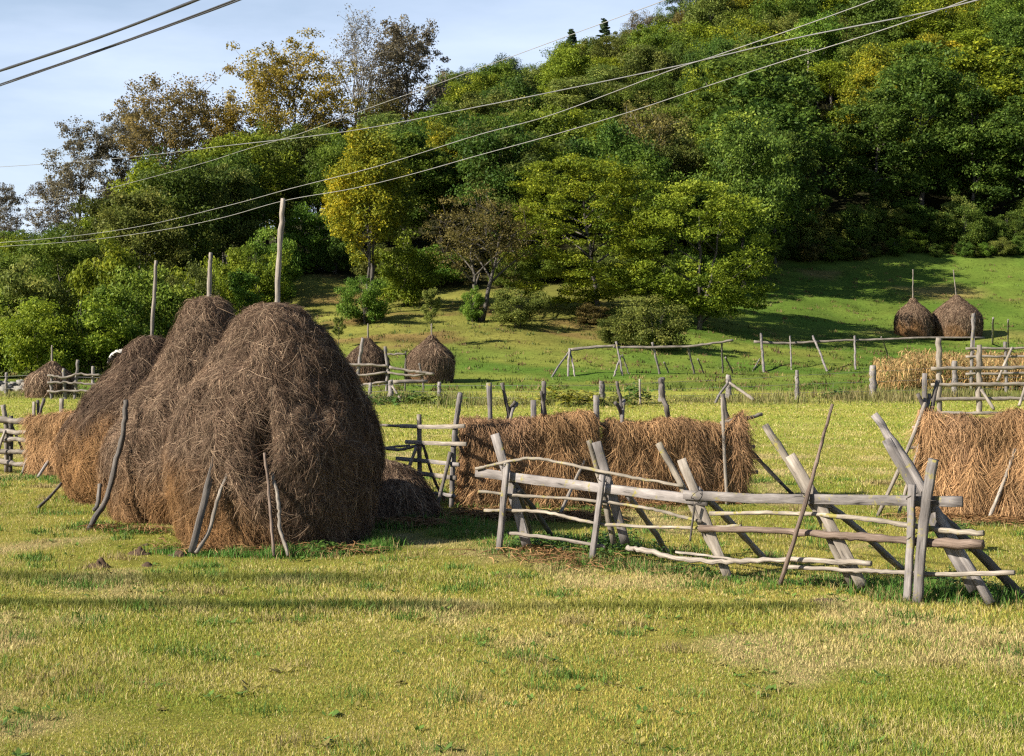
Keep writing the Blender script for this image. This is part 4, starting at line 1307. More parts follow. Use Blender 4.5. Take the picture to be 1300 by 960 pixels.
pole('brace', fr, [fk(36, 576, -.05), fk(28, 602, -.25)], .036, W_PALE)
pole('brace', fr, [fk(62, 585, -.3), fk(48, 606, -.7)], .034, W_GREY)
pole('brace', fr, [fk(15, 540, .45), fk(30, 575, .8), fk(36, 596, 1.0)], .030, W_DARK)
for (y0, y1, y2, r) in ((533, 535, 534, .075), (547, 549, 549, .055), (559, 558, 560, .058), (573, 574, 574, .058), (586, 589, 590, .058)):
    pole('rail', fr, [fk(-60, y0 - 1), fk(0, y0), fk(20, y1), fk(38, y2)], r, W_PALE, wob=.012)

# ------------------------------------------------------------------ tall open rack on the right, and the one behind it
def open_rack(name, label, cat, ppx, tops, Y0, rails, x0, x1, pr, rr, mat, tilt=None, extra=()):
    g = GY(ppx[0], Y0)
    t = thing(name, label, cat, (g.x, g.y, 0))
    for i, (x, ty) in enumerate(zip(ppx, tops)):
        b = GY(x + (tilt[i] if tilt else 0), Y0)
        top = P(x, ty, Y0)
        pole('post', t, [top, top.lerp(b, .5), b - Vector((0, 0, .1))], pr, mat, wob=pr * .3)
    for (ya, yb) in rails:
        n = 5
        pole('rail', t, [P(x0 + (x1 - x0) * k / n, ya + (yb - ya) * k / n, Y0 - .08 - .02 * (k % 2)) for k in range(n + 1)], rr, W_PALE, wob=.02)
    for (a, b, r, m) in extra:
        pole('brace', t, [P(a[0], a[1], Y0 - .15), P(b[0], b[1], Y0 - .8) if b[2] else G(b[0], b[1])], r, m)
    return t
open_rack('drying_rack', 'tall open rack of pale rails behind the hay at the right edge', 'drying rack', [1192, 1243, 1305, 1360], [429, 438, 470, 432], 60.0,
          [(468, 466), (489, 486), (507, 505), (525, 524)], 1182, 1400, .11, .075, W_PALE,
          extra=(((1246, 495), (1262, 520, True), .06, W_PALE), ((1302, 490), (1294, 515, True), .06, W_PALE)))
open_rack('drying_rack', 'smaller rail rack among the dry corn at the right edge', 'drying rack', [1236, 1276, 1335], [398, 434, 420], 82.0,
          [(443, 441), (453, 452), (475, 473)], 1226, 1400, .09, .07, W_GREY, tilt=[-4, 2, 0],
          extra=(((1285, 441), (1266, 484, True), .07, W_PALE),))

# goal-like rails standing on the far meadow
def prop_rack(label, rail_pts, posts, off):
    g = G(*posts[0][2:4])
    t = thing('drying_rack', label, 'drying rack', (g.x, g.y, 0))
    pts = []
    py_ref = np.interp
    fx = [p[2] for p in posts]; fy = [p[3] for p in posts]
    o_ = np.argsort(fx); fx = np.array(fx, float)[o_]; fy = np.array(fy, float)[o_]
    dep = [G(x, y).y for x, y in zip(fx, fy)]
    dm = sum(dep) / len(dep)
    pole('rail', t, [P(x, y, dm) for x, y in rail_pts], .10, W_PALE, r2=.075, wob=.02)
    for (x0, y0, x1, y1, r) in posts:
        gb = G(x1, y1)
        pole('post', t, [P(x0, y0, dm), P(x0, y0, dm).lerp(gb, .5), gb - Vector((0, 0, .1))], r, W_GREY, wob=.02)
    return t
prop_rack('long single-rail rack on paired props in the far meadow below the bushes', [(723, 444), (752, 441), (780, 439), (782, 441), (830, 441), (873, 440), (905, 436), (931, 432)],
    [(723, 443, 721, 478, .075), (723, 446, 699, 479, .06), (724, 446, 730, 478, .055), (782, 434, 791, 477, .07), (788, 452, 779, 478, .06), (790, 450, 799, 475, .045),
     (828, 435, 838, 475, .075), (843, 460, 849, 473, .05), (873, 440, 882, 475, .065), (886, 456, 894, 474, .05), (916, 434, 918, 474, .06), (921, 454, 931, 474, .06)], 0)
prop_rack('straighter single-rail rack to the right in the far meadow, reaching the haystacks', [(957, 434), (1000, 436), (1035, 434), (1075, 432), (1120, 431), (1165, 429), (1250, 429)],
    [(966, 424, 970, 473, .09), (965, 455, 954, 473, .045), (1003, 427, 1005, 470, .055), (1032, 427, 1051, 472, .075), (1085, 427, 1086, 470, .075), (1119, 428, 1128, 452, .06), (1237, 398, 1236, 470, .06), (1261, 404, 1260, 436, .08), (1280, 406, 1280, 455, .06)], 0)

# rail fence by the middle far haystacks
rf = thing('rail_fence', 'short fence of crooked pale rails in front of the middle far haystacks', 'fence', tuple(G(490, 501)))
Yr = 82.0
for pts, r, m in (([(461, 429), (456, 462), (452, 497)], .10, W_GREY), ([(489, 440), (492, 470), (490, 503)], .085, W_GREY), ([(515, 446), (514, 485)], .05, W_DARK), ([(532, 461), (536, 480), (538, 502)], .055, W_DARK)):
    pole('post', rf, [P(x, y, Yr) for x, y in pts[:-1]] + [GY(pts[-1][0], Yr) - Vector((0, 0, .1))], r, m, wob=.02)
for pts, r in (([(429, 463), (462, 463), (493, 465)], .07), ([(494, 466), (520, 471), (535, 473), (551, 475)], .075), ([(437, 475), (460, 476), (491, 473)], .065), ([(492, 473), (520, 477), (549, 474)], .065), ([(452, 490), (490, 485)], .06), ([(492, 450), (515, 450)], .055)):
    pole('rail', rf, [P(x, y, Yr - .12) for x, y in pts], r, W_PALE, wob=.03)

# low rail rack left of the stacks
rf2 = thing('rail_fence', 'low fence of three wavy pale rails beside the pale far-left haystack', 'fence', tuple(GY(85, 74)))
for x, y0, x1 in ((66, 478, 65), (81, 468, 83), (99, 457, 94), (118, 465, 118)):
    pole('post', rf2, [P(x, y0, 74), P((x + x1) / 2, 490, 74), GY(x1, 74) - Vector((0, 0, .1))], .075, W_GREY, wob=.03)
for yy in ((477, 479, 475, 477), (486, 486, 487, 489), (497, 497, 496, 496)):
    pole('rail', rf2, [P(x, y, 73.85) for x, y in zip((60, 80, 103, 128), yy)], .055, W_PALE, wob=.04)

# ------------------------------------------------------------------ wire fence across the field
wf = thing('wire_fence', 'wire fence on grey wooden posts running across the field through dry grass', 'fence', tuple(GY(650, 69)))
wp = [(-60, 478, .08), (8, 473, .09), (48, 471, .10), (85, 473, .11), (420, 484, .09), (470, 486, .10), (496, 483, .15), (558, 485, .11), (690, 484, .11), (764, 484, .16), (840, 480, .17), (925, 476, .15), (1012, 470, .11), (1108, 464, .19), (1212, 458, .16), (1330, 455, .15), (1450, 455, .15)]
tops = []
for x, y, r in wp:
    Yq = float(np.interp(x, [-150, 0, 430, 480, 700, 1000, 1300, 1450], [82, 80, 72, 70, 69, 73, 76, 77]))
    b = GY(x, Yq); tp = P(x, y, Yq)
    pole('post', wf, [tp, tp.lerp(b, .5), b - Vector((0, 0, .15))], r * .8, W_GREY, r2=r, wob=.02, rough=.14)
    tops.append((tp, b))
for f in (.18, .48, .76):
    pole('wire', wf, [a.lerp(b, f) - Vector((0, .12, 0)) for a, b in tops], .007, M_CABLE, sides=4, n=3)
lp('split rail leaning to the right on a wire fence post', [P(926, 486, 70.6), P(942, 497, 70.2), P(957, 508, 69.5)], .07, W_PALE)
lp('short split rail leaning to the left on a wire fence post', [P(924, 487, 70.6), P(914, 500, 70.2), P(908, 512, 69.5)], .06, W_GREY)
lp('thin pale stake standing in the dry grass by the wire fence', [P(812, 481, 68.5), GY(813, 68.5)], .05, W_PALE)
lp('board lying against a wire fence post below the middle far haystacks', [P(499, 485, 69.5), P(543, 484, 69.8)], .085, W_PALE, cat='board')
lp('thin stick slanting beside the fence post below the far haystacks', [P(498, 490, 69.3), P(510, 510, 68.8)], .05, W_PALE)

# ------------------------------------------------------------------ dry corn
rg = np.random.default_rng(303)
VV, FF, CC, o_ = [], [], [], 0
for row in range(22):
    yy = 84.5 + row * .75
    n = 100
    for i in range(n):
        px0 = rg.uniform(1112 + max(0, 6 - row) * 2, 1460)
        x = (px0 - 650) / F * yy + rg.normal(0, .05)
        y = yy + rg.normal(0, .12)
        z = float(T(x, y, False))
        h = rg.uniform(1.3, 1.95) * (.75 if px0 < 1150 else 1)
        tip = np.array([x + rg.normal(0, .15), y + rg.normal(0, .15), z + h])
        b = np.array([x, y, z - .05]); sd = np.array([.022, 0, 0])
        c0 = mixc(np.array((.36, .26, .12)), np.array((.20, .20, .06)), rg.uniform(0, .6))
        VV += [b - sd, b + sd, tip + sd * .4, tip - sd * .4]; FF.append((o_, o_ + 1, o_ + 2, o_ + 3)); CC += [c0] * 4; o_ += 4
        for k in range(rg.integers(10, 15)):
            f = rg.uniform(.08, .98); p = b + (tip - b) * f
            az = rg.uniform(0, 6.28); l = rg.uniform(.3, .65)
            d = np.array([math.cos(az), math.sin(az), 0]); s = np.array([-math.sin(az), math.cos(az), rg.uniform(-.5, .5)]) * rg.uniform(.016, .034)
            u0 = rg.uniform(.1, .8)
            m1 = p + d * l * .4 + np.array([0, 0, l * .35 * u0]); m2 = p + d * l * .75 + np.array([0, 0, -l * .1]); e = p + d * l * .9 + np.array([0, 0, -l * .65])
            if rg.uniform() < .12: c = np.array((.12, .16, .03))
            else: c = mixc(np.array((.54, .37, .16)), np.array((.26, .14, .05)), rg.uniform(0, 1) ** 1.3)
            c = c * rg.uniform(.55, 1.05)
            q = [p - s * .5, p + s * .5, m1 + s, m1 - s, m2 + s * .9, m2 - s * .9, e]
            VV += q; CC += [c] * 7
            FF += [(o_, o_ + 1, o_ + 2, o_ + 3), (o_ + 3, o_ + 2, o_ + 4, o_ + 5), (o_ + 5, o_ + 4, o_ + 6, o_ + 6)]
            o_ += 7
FA_ = np.array(FF); tri = FA_[:, 2] == FA_[:, 3]
o = obj('corn_field', mesh_np('corn_field', np.array(VV), [FA_[~tri], FA_[tri][:, :3]], M_CORN, cols=np.array(CC)))
o['kind'] = 'stuff'; tag(o, 'patch of dry straw-coloured corn behind the wire fence at right', 'corn')

# ------------------------------------------------------------------ hay litter, molehills, rubble, weeds
litter('hay_litter', 'loose orange hay fallen on the grass below the drying racks', [(G(590, 655), G(760, 660), .28, 1500), (G(760, 650), G(945, 634), .25, 700), (G(1165, 660), G(1320, 666), .3, 900), (G(205, 700), G(480, 704), .14, 420), (G(120, 672), G(210, 678), .14, 160), (G(660, 705), G(760, 720), .35, 350), (G(480, 668), G(545, 668), .15, 500)], 0, 91)
def molehill(label, px, py, r, h, seed, mat=M_SOIL):
    g = G(px, py); rs = np.random.default_rng(seed)
    nr, na = 14, 28
    rr, aa = np.meshgrid(np.linspace(0, 1, nr), np.linspace(0, 2 * np.pi, na, endpoint=False), indexing='ij')
    x, y = rr * np.cos(aa) * r * (1 + .2 * np.sin(aa * 2 + seed)), rr * np.sin(aa) * r * .8
    z = h * .8 * (1 - rr ** 2) ** .8 * (1 + .9 * fbm(x * 14, y * 14, seed=seed, oct=3)) + .03 * h * 0 + .6 * h * fbm(x * 30, y * 30, seed=seed + 3, oct=2) * (1 - rr) - .03 * rr
    i = np.arange(nr * na).reshape(nr, na)
    f = np.stack([i[:-1], i[1:], np.roll(i[1:], -1, 1), np.roll(i[:-1], -1, 1)], -1).reshape(-1, 4)
    o = obj('molehill', mesh_np('molehill', np.stack([x, y, z], -1).reshape(-1, 3), [f], mat), None, g)
    return tag(o, label, 'molehill', 'molehills near the haystacks')
molehill('larger dark molehill left of the front haystack, nearest the camera', 125, 721, .17, .10, 1)
molehill('molehill between the two big haystacks and the largest one', 177, 704, .17, .09, 2)
molehill('flat molehill at the front foot of the biggest haystack', 227, 706, .17, .07, 3)
molehill('small flat molehill behind the largest dark one', 187, 719, .13, .05, 4)
molehill('tiny molehill by the middle haystack foot', 184, 693, .10, .05, 5)
molehill('brown bare earth mound in front of the bare drying rack at right', 1045, 764, .40, .03, 6)

rg = np.random.default_rng(77)
VV, FF, o_ = [], [], 0
for k in range(150):
    px0 = rg.uniform(-60, 40); yy = rg.uniform(84, 88)
    c = np.array(GY(px0, yy)) + np.array([0, 0, rg.uniform(.0, .55) * (1 - abs(yy - 86) / 3)])
    q = rg.normal(0, 1, (8, 3)); q = np.array([[a, b, d] for a in (-1, 1) for b in (-1, 1) for d in (-1, 1)]) * rg.uniform(.08, .22, (1, 3)) * rg.uniform(.7, 1.2, (8, 1)) + c
    VV.append(q); FF.append(np.array([[0, 1, 3, 2], [4, 6, 7, 5], [0, 4, 5, 1], [2, 3, 7, 6], [0, 2, 6, 4], [1, 5, 7, 3]]) + o_); o_ += 8
o = obj('rubble', mesh_np('rubble', np.vstack(VV), [np.vstack(FF)], M_STONE)); o['kind'] = 'stuff'
tag(o, 'low bank of pale grey rubble behind the fence at far left', 'rubble')

GRN = [(.055, .11, .022), (.11, .19, .035)]
weed(780, 705, 70, .34, .42, .13, 'dense broad-leaved green weeds under the second frame of the bare rack', 1, GRN)
weed(668, 697, 40, .18, .25, .10, 'low green weeds at the foot of the first leaning board', 2, GRN)
weed(700, 695, 34, .25, .22, .10, 'flat green weeds between the first and second rack posts', 3, GRN)
weed(1200, 752, 90, .36, .30, .10, 'green weeds round the right end post of the bare rack', 4, GRN)
weed(1228, 700, 16, .05, .55, .16, 'tall thin weed stem growing through the rails near the right end of the rack', 5, [(.08, .12, .03), (.16, .19, .05)])
weed(410, 703, 50, .30, .20, .10, 'green weeds along the shaded foot of the front haystack', 6, GRN)
weed(880, 730, 30, .25, .16, .10, 'small weeds at the foot of the third frame of the rack', 7, GRN)
weed(1075, 742, 40, .35, .14, .09, 'low green weeds at the feet of the fourth frame of the rack', 8, GRN)
weed(720, 512, 60, 1.0, .95, .42, 'yellow-green big-leaved marrow plants behind the mid-field hay', 9, [(.10, .13, .02), (.34, .30, .04)], Y=67.5)
weed(808, 500, 26, .35, 1.0, .36, 'dark green big-leaved weed by the thin stake at the wire fence', 10, GRN, Y=69)
weed(545, 512, 30, .6, .55, .36, 'light green leafy weeds under the fence posts near the middle stacks', 11, [(.10, .15, .03), (.28, .30, .06)], Y=67.8)
weed(525, 508, 26, .5, .6, .34, 'dark green leafy weeds left of the light ones at the fence', 12, GRN, Y=68.5)
weed(478, 512, 26, .5, .5, .3, 'leafy weeds on the fence line just right of the front haystack', 13, GRN, Y=67.5)
weed(1064, 492, 26, .35, .5, .34, 'round green weed near the wire fence left of the corn', 14, GRN, Y=75)
weed(775, 508, 36, 1.0, .6, .30, 'greenish weeds in the dry grass right of the marrow plants', 15, [(.09, .10, .03), (.17, .17, .05)], Y=68)

# ------------------------------------------------------------------ overhead wires
def overhead(label, pts, Ya, Yb, xa, xb, r, mat, ext=()):
    """straight span in plan: 1/depth is linear along the row"""
    q = []
    for x, y in list(pts) + list(ext):
        t = (x - xa) / (xb - xa)
        inv = (1 - t) / Ya + t / Yb
        q.append(P(x, y, 1 / inv))
    o = pole('overhead_wire', None, q, r, mat, sides=6, n=8, rough=0)
    return tag(o, label, 'overhead wire', 'overhead wires')
overhead('thick black cable crossing the top left corner, upper of the pair', [(-80, 117), (0, 90), (125, 48), (250, 0), (400, -60)], 20, 16, 0, 250, .017, M_BLACK)
overhead('double dark cable in the top left corner, lower of the pair', [(-80, 134), (0, 107), (150, 55), (298, 0), (440, -56)], 20, 16, 0, 298, .009, M_BLACK)
overhead('twin strand of the double dark cable in the top left corner', [(-80, 136.2), (0, 109), (150, 56.6), (298, 2.5), (440, -53)], 20, 16, 0, 298, .009, M_BLACK)
overhead('thick grey twisted cable sagging over the hillside trees', [(-120, 218), (0, 212), (150, 201), (280, 186), (440, 167), (605, 136), (720, 113), (850, 86), (920, 70), (1020, 46.5), (1180, 15), (1270, -8), (1400, -46)], 75, 19, 0, 1235, .010, M_CABLE)
overhead('pale wire topmost over the ridge trees, fading into the sky', [(-120, 285), (25, 260), (100, 248), (170, 231), (255, 208), (315, 189), (380, 170), (455, 142), (557, 106), (605, 88), (655, 70), (720, 46), (840, 2), (960, -44)], 75, 26, 0, 840, .0065, M_WIRE)
overhead('pale wire crossing the dark trees, upper of the lower pair', [(-120, 317), (0, 308), (90, 300), (180, 287), (290, 261), (367, 240), (480, 211), (605, 172), (700, 146), (850, 90), (905, 72), (1010, 36), (1110, 0), (1220, -42)], 70, 20, 0, 1110, .0068, M_WIRE)
overhead('pale wire crossing the dark trees, lowest of all', [(-120, 320), (0, 313), (100, 306), (200, 293), (280, 277), (360, 255), (445, 240), (520, 222), (605, 198), (700, 172), (800, 142), (905, 107), (1000, 76), (1130, 35), (1228, 0), (1340, -42)], 70, 20, 0, 1228, .0068, M_WIRE)
# ------------------------------------------------------------------ trees: one mesh pair per kind, copied onto the hill
K = {}
K['round1'] = TreeKind(seed=1, H=11, Wd=9, kind='round', cb=.22, ncl=120, per=208, leaf=0.114, cl_r=.13)
K['round2'] = TreeKind(seed=2, H=11, Wd=8, kind='round', cb=.25, ncl=110, per=208, leaf=0.114, cl_r=.14, gaps=.06)
K['round3'] = TreeKind(seed=3, H=12, Wd=8, kind='tall', cb=.2, ncl=120, per=197, leaf=0.114, cl_r=.13)
K['tall1'] = TreeKind(seed=4, H=13, Wd=7, kind='tall', cb=.2, ncl=120, per=197, leaf=0.114, cl_r=.14)
K['tall2'] = TreeKind(seed=5, H=13, Wd=7.5, kind='tall', cb=.24, ncl=105, per=197, leaf=0.114, cl_r=.15, gaps=.08)
K['spread1'] = TreeKind(seed=6, H=11, Wd=10, kind='spread', cb=.22, ncl=125, per=208, leaf=0.114, cl_r=.12, flat=.42)
K['spread2'] = TreeKind(seed=7, H=10.5, Wd=9.5, kind='spread', cb=.2, ncl=120, per=197, leaf=0.114, cl_r=.12, flat=.45, gaps=.05)
K['spruce'] = TreeKind(seed=8, H=13, Wd=6.4, kind='spruce', cb=.1, ncl=460, per=134, leaf=0.096, cl_r=.055, nlimb=26)
K['pine'] = TreeKind(seed=9, H=13, Wd=7, kind='round', cb=.5, ncl=50, per=184, leaf=0.096, cl_r=.13, flat=.4, gaps=.1)
K['bush1'] = TreeKind(seed=10, H=4.5, Wd=6, kind='bush', cb=0.0, ncl=80, per=208, leaf=0.090, cl_r=.15, stems=4, nlimb=16, trunk_r=.09)
K['bush2'] = TreeKind(seed=11, H=5.5, Wd=6, kind='bush', cb=0.0, ncl=90, per=197, leaf=0.090, cl_r=.14, stems=4, nlimb=16, trunk_r=.09, gaps=.05)
K['bush3'] = TreeKind(seed=12, H=5, Wd=5, kind='bush', cb=0.0, ncl=75, per=208, leaf=0.090, cl_r=.16, stems=3, nlimb=12, trunk_r=.08)
K['young'] = TreeKind(seed=13, H=6, Wd=3.4, kind='tall', cb=.12, ncl=60, per=147, leaf=0.084, cl_r=.15, trunk_r=.07)
K['thin'] = TreeKind(seed=14, H=12, Wd=8, kind='round', cb=.3, ncl=90, per=82, leaf=0.096, cl_r=.13, twigs=3, gaps=.05)
# named single trees
K['edge1'] = TreeKind(seed=31, H=13, Wd=8, kind='tall', cb=.02, ncl=150, per=160, leaf=.125, cl_r=.12)
K['edge2'] = TreeKind(seed=32, H=13, Wd=8.5, kind='round', cb=.03, ncl=150, per=160, leaf=.125, cl_r=.12, gaps=.03)
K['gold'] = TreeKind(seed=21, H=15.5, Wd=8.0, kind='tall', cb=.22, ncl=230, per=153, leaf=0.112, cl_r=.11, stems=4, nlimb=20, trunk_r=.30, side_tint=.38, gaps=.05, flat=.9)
K['brown'] = TreeKind(seed=22, H=9.4, Wd=10.2, kind='round', cb=.24, ncl=200, per=57, leaf=0.090, cl_r=.09, stems=2, nlimb=16, trunk_r=.36, twigs=3)
K['locust'] = TreeKind(seed=23, H=15, Wd=13.5, kind='spread', cb=.04, ncl=420, per=144, leaf=0.112, cl_r=.075, lean=-.12, nlimb=18, trunk_r=.26, flat=.40, gaps=.05, bark=M_BARK)
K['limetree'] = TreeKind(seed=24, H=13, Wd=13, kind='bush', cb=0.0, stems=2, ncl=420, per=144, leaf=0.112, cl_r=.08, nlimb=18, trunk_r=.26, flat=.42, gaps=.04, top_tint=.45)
K['oldpoplar'] = TreeKind(seed=25, H=22, Wd=16, kind='round', cb=.22, ncl=240, per=81, leaf=0.158, cl_r=.08, stems=2, nlimb=24, trunk_r=.42, twigs=3, gaps=.10, bark=M_BARK)
K['bare'] = TreeKind(seed=26, H=23, Wd=8, kind='tall', cb=.3, ncl=170, per=8, leaf=0.120, cl_r=.10, stems=3, nlimb=30, trunk_r=.40, twigs=5, bark=M_PALEBARK)
K['ragged'] = TreeKind(seed=27, H=21, Wd=10, kind='round', cb=.25, ncl=170, per=71, leaf=0.150, cl_r=.10, stems=2, nlimb=20, trunk_r=.38, twigs=3, gaps=.14)
K['open'] = TreeKind(seed=28, H=20, Wd=9.5, kind='round', cb=.3, ncl=130, per=61, leaf=0.135, cl_r=.09, stems=2, nlimb=16, trunk_r=.3, twigs=3, gaps=.14)
K['wide'] = TreeKind(seed=29, H=20, Wd=15, kind='round', cb=.25, ncl=220, per=74, leaf=0.150, cl_r=.08, stems=2, nlimb=22, trunk_r=.4, twigs=3, gaps=.10)

def tree(k, label, px, Y, leafm, H=None, Wd=None, rot=0.0, group=None, cat='tree', name='tree', bark=None, dz=-.1):
    return plant(K[k], name, label, cat, px, Y, leafm, group, H, Wd, rot, bark, dz)

tree('gold', 'tall golden-yellow tree with several slim trunks on the grassy slope', 468, 126, 'gold', 15.8, 8.0)
tree('brown', 'round brownish thin-leaved tree with dark forked trunk above the middle far haystacks', 613, 124, 'brown', 9.2, 10.0)
tree('locust', 'big feathery yellow-green tree with a leaning bare lower trunk on the slope', 763, 128, 'lime', 14.2, 13.2)
tree('limetree', 'broad bright green tree with yellow top standing before the dark wood', 884, 126, 'bright', 12.6, 13.2)
tree('bush2', 'dark glossy bush at the foot of the golden tree', 462, 122, 'mid', 4.4, 4.6, cat='bush', name='bush')
tree('bush1', 'bright green rounded bush to the right of the golden tree', 515, 131, 'bright', 6.2, 6.4, .7, cat='bush', name='bush')
tree('bush3', 'narrow dark green bush close beside the brownish tree trunk', 600, 123, 'mid', 3.0, 2.0, cat='bush', name='bush')
tree('bush2', 'small sparse olive bush right of the brownish tree', 657, 121, 'olive', 3.6, 4.6, 1.3, cat='bush', name='bush')
tree('bush1', 'large dull olive bush behind the single-rail rack in the far meadow', 830, 113, 'olive', 4.2, 6.0, 2.1, cat='bush', name='bush')
tree('bush2', 'olive-green low bush left of the large dull olive one', 783, 116, 'olive', 2.6, 3.4, 2.7, cat='bush', name='bush')
tree('bush3', 'reddish dry scrub at the foot of the leaning feathery tree', 752, 125, 'rust', 1.8, 3.2, 2.7, cat='bush', name='bush')
tree('young', 'slender young tree on the slope left of the front haystack pole', 305, 119, 'mid', 6.2, 3.3)
tree('young', 'thin sapling on the slope directly above the dark far haystack', 430, 112, 'olive', 2.6, 1.1, 1.0)
tree('young', 'wispy sapling behind the tan middle far haystack', 547, 112, 'olive', 4.6, 1.6, 2.0)
for i, (px, Y, H, Wd, k, lf, lb) in enumerate([
    (-62, 100, 5.5, 7, 'bush1', 'mid', None),
    (-8, 104, 6.4, 7, 'bush2', 'bright', 'bright green bush at the left edge behind the pale haystack'),
    (42, 110, 8.6, 6.5, 'bush3', 'olive', 'olive bush with dry twigs standing above the pale far-left haystack'),
    (52, 101, 5.2, 5.5, 'bush1', 'lime', 'yellowish bush right behind the pale far-left haystack'),
    (108, 103, 6.6, 7.5, 'bush2', 'bright', 'bright green bush left of the darkest big haystack pole'),
    (128, 111, 10.2, 6, 'bush3', 'lime', 'taller yellow-green bush left of the darkest big haystack pole'),
    (165, 105, 7.6, 7, 'bush1', 'mid', 'mid-green bush just left of the darkest haystack pole'),
    (182, 113, 9.0, 6, 'bush2', 'lime', 'yellow-tipped bush rising behind the darkest haystack pole'),
    (212, 107, 7.6, 6.5, 'bush3', 'mid', 'mid-green bush between the darkest haystack pole and the middle haystack'),
    (238, 113, 8.4, 5, 'bush2', 'olive', 'olive bush left of the middle haystack pole'),
    (262, 118, 7.6, 5.0, 'bush1', 'lime', 'yellow-green bush directly behind the middle haystack pole'),
    (287, 126, 7.2, 5.5, 'bush3', 'bright', 'bright bush between the middle haystack pole and the slender young tree'),
    (325, 132, 7.0, 5.5, 'bush2', 'bright', 'bright leafy bush right of the slender young tree'),
    (345, 137, 6.8, 5.5, 'bush1', 'mid', 'mid-green bush just left of the tallest haystack pole'),
    (392, 148, 7.0, 6, 'bush3', 'mid', 'rounded bush on the slope between the tallest pole and the golden tree'),
    (425, 147, 6.0, 5, 'bush2', 'dark', 'dark bush left of the golden tree on the slope'),
]):
    if lb is None: continue
    tree(k, lb, px, Y, lf, H, Wd, i * 1.1, 'bushes at the foot of the hill', 'bush', 'bush')

# ridge trees against the sky
tree('oldpoplar', 'huge orange-brown tree on the left ridge with sky showing between limbs', 365, 186, 'ochre', 23.5, 16.5, group=None)
tree('bare', 'tall nearly bare pale-limbed tree right of the huge orange-brown tree', 458, 196, 'grey', 26.5, 8.5)
tree('ragged', 'ragged dark brown tree on the ridge right of the bare one', 517, 200, 'grey', 24.5, 11, .6)
tree('thin', 'dull brown tree low on the ridge beneath the bare tall one', 420, 194, 'grey', 14, 9, 1.2)
tree('thin', 'brown thin tree low on the ridge under the ragged dark one', 490, 195, 'brown', 14.5, 9, 2.2)
tree('wide', 'broad brown-gold tree with arching limbs on the left skyline', 218, 176, 'rust', 22.5, 14.5)
tree('open', 'airy grey-brown tree, leftmost tall tree on the skyline', 108, 178, 'grey', 21.0, 9.5, .5)
tree('open', 'slim greyish tree between the two left skyline trees', 160, 180, 'grey', 22.0, 7.0, 2.4)
tree('ragged', 'small dark tree hanging out right of the broad brown-gold skyline tree', 280, 184, 'ochre', 19.0, 7.5, 3.3)
tree('open', 'small leafless-looking tree low on the left skyline', 72, 186, 'grey', 15.0, 7.0, 4.1)
tree('open', 'faint brown tree at the very left edge of the skyline', 2, 190, 'grey', 15.5, 6.0, 1.5)
tree('thin', 'bluish-green airy tree alone on the ridge left of the rounded one', 598, 268, 'pine', 13.5, 7.5, .3)
tree('round2', 'rounded bluish-green tree on the ridge beside the airy one', 643, 272, 'pine', 14, 8, 1.3)
tree('thin', 'bare wisp of a tree between the ragged and the bluish ridge trees', 565, 262, 'grey', 11, 6, 2.3)
tree('spruce', 'dark pointed spruce on the ridge, left of two', 726, 283, 'pine', 16.3, 10.0)
tree('spruce', 'dark pointed spruce on the ridge, right of two, nearer the hilltop', 767, 284, 'pine', 16.4, 9.5, 1.7)
tree('pine', 'spreading grey-green pine at the top of the frame on the ridge', 866, 280, 'pine', 18, 10)
tree('pine', 'second grey-green pine behind and right of the first on the ridge', 925, 284, 'pine', 15, 10, 2.0)
tree('thin', 'bare brownish tree between the spruces and the pine on the ridge', 818, 282, 'grey', 13.5, 9, .9)
tree('thin', 'tall brown birch-like tree with pale stems in mid hillside', 825, 158, 'brown', 16.0, 9.5, 1.0, bark=M_PALEBARK)
tree('thin', 'brown twiggy tree on the hillside left of the utility pole', 968, 205, 'brown', 12.5, 9.5, 1.9)

# the dark left stand behind the bushes
for i, (px, Y, H, Wd, k, lf, lb) in enumerate([
    (-45, 132, 11, 9, 'round1', 'mid', None), (15, 136, 8.8, 9, 'round2', 'dark', 'dark green tree in the left stand, at the left edge of the frame'),
    (75, 130, 10.6, 9.5, 'round1', 'mid', 'mid-green round tree in the left stand below the airy skyline tree'),
    (128, 140, 13.6, 8, 'spread2', 'olive', 'olive tree in the left stand between the round mid-green tree and the darkest haystack pole'),
    (178, 134, 13.8, 9, 'round3', 'olive', 'olive tree in the left stand above the darkest haystack pole'),
    (232, 140, 15.6, 10.5, 'round1', 'dark', 'large dark green tree in the left stand under the broad brown-gold skyline tree'),
    (288, 148, 13.8, 9, 'round2', 'dark', 'very dark tree at the right end of the left stand'),
    (335, 160, 14, 9, 'round3', 'mid', 'mid-green tree above the slender young tree on the slope'),
    (385, 160, 13.8, 9, 'spread1', 'olive', 'olive tree behind the top of the tallest haystack pole'),
    (435, 155, 13.2, 8.5, 'round1', 'mid', 'green tree behind the left side of the golden tree'),
    (520, 150, 14.6, 9, 'round3', 'dark', 'dark green tree just right of the golden tree top'),
    (560, 156, 14.8, 8.5, 'tall2', 'gold', 'slender yellowing tree above the brownish round tree'),
    (632, 148, 15.5, 11.0, 'round1', 'dark', 'large very dark tree between the brownish tree and the feathery tree'),
    (690, 150, 13.0, 9, 'spread2', 'bright', 'bright green tree left of the feathery yellow-green one'),
    (945, 150, 17.0, 11, 'round1', 'dark', 'dark tree right behind the broad bright green tree'),
    (985, 166, 15.0, 10, 'round2', 'dark', 'dark tree at the corner where the wood meets the right meadow'),
]):
    if lb is None: continue
    tree(k, lb, px, Y, lf, H, Wd, i * 1.7)

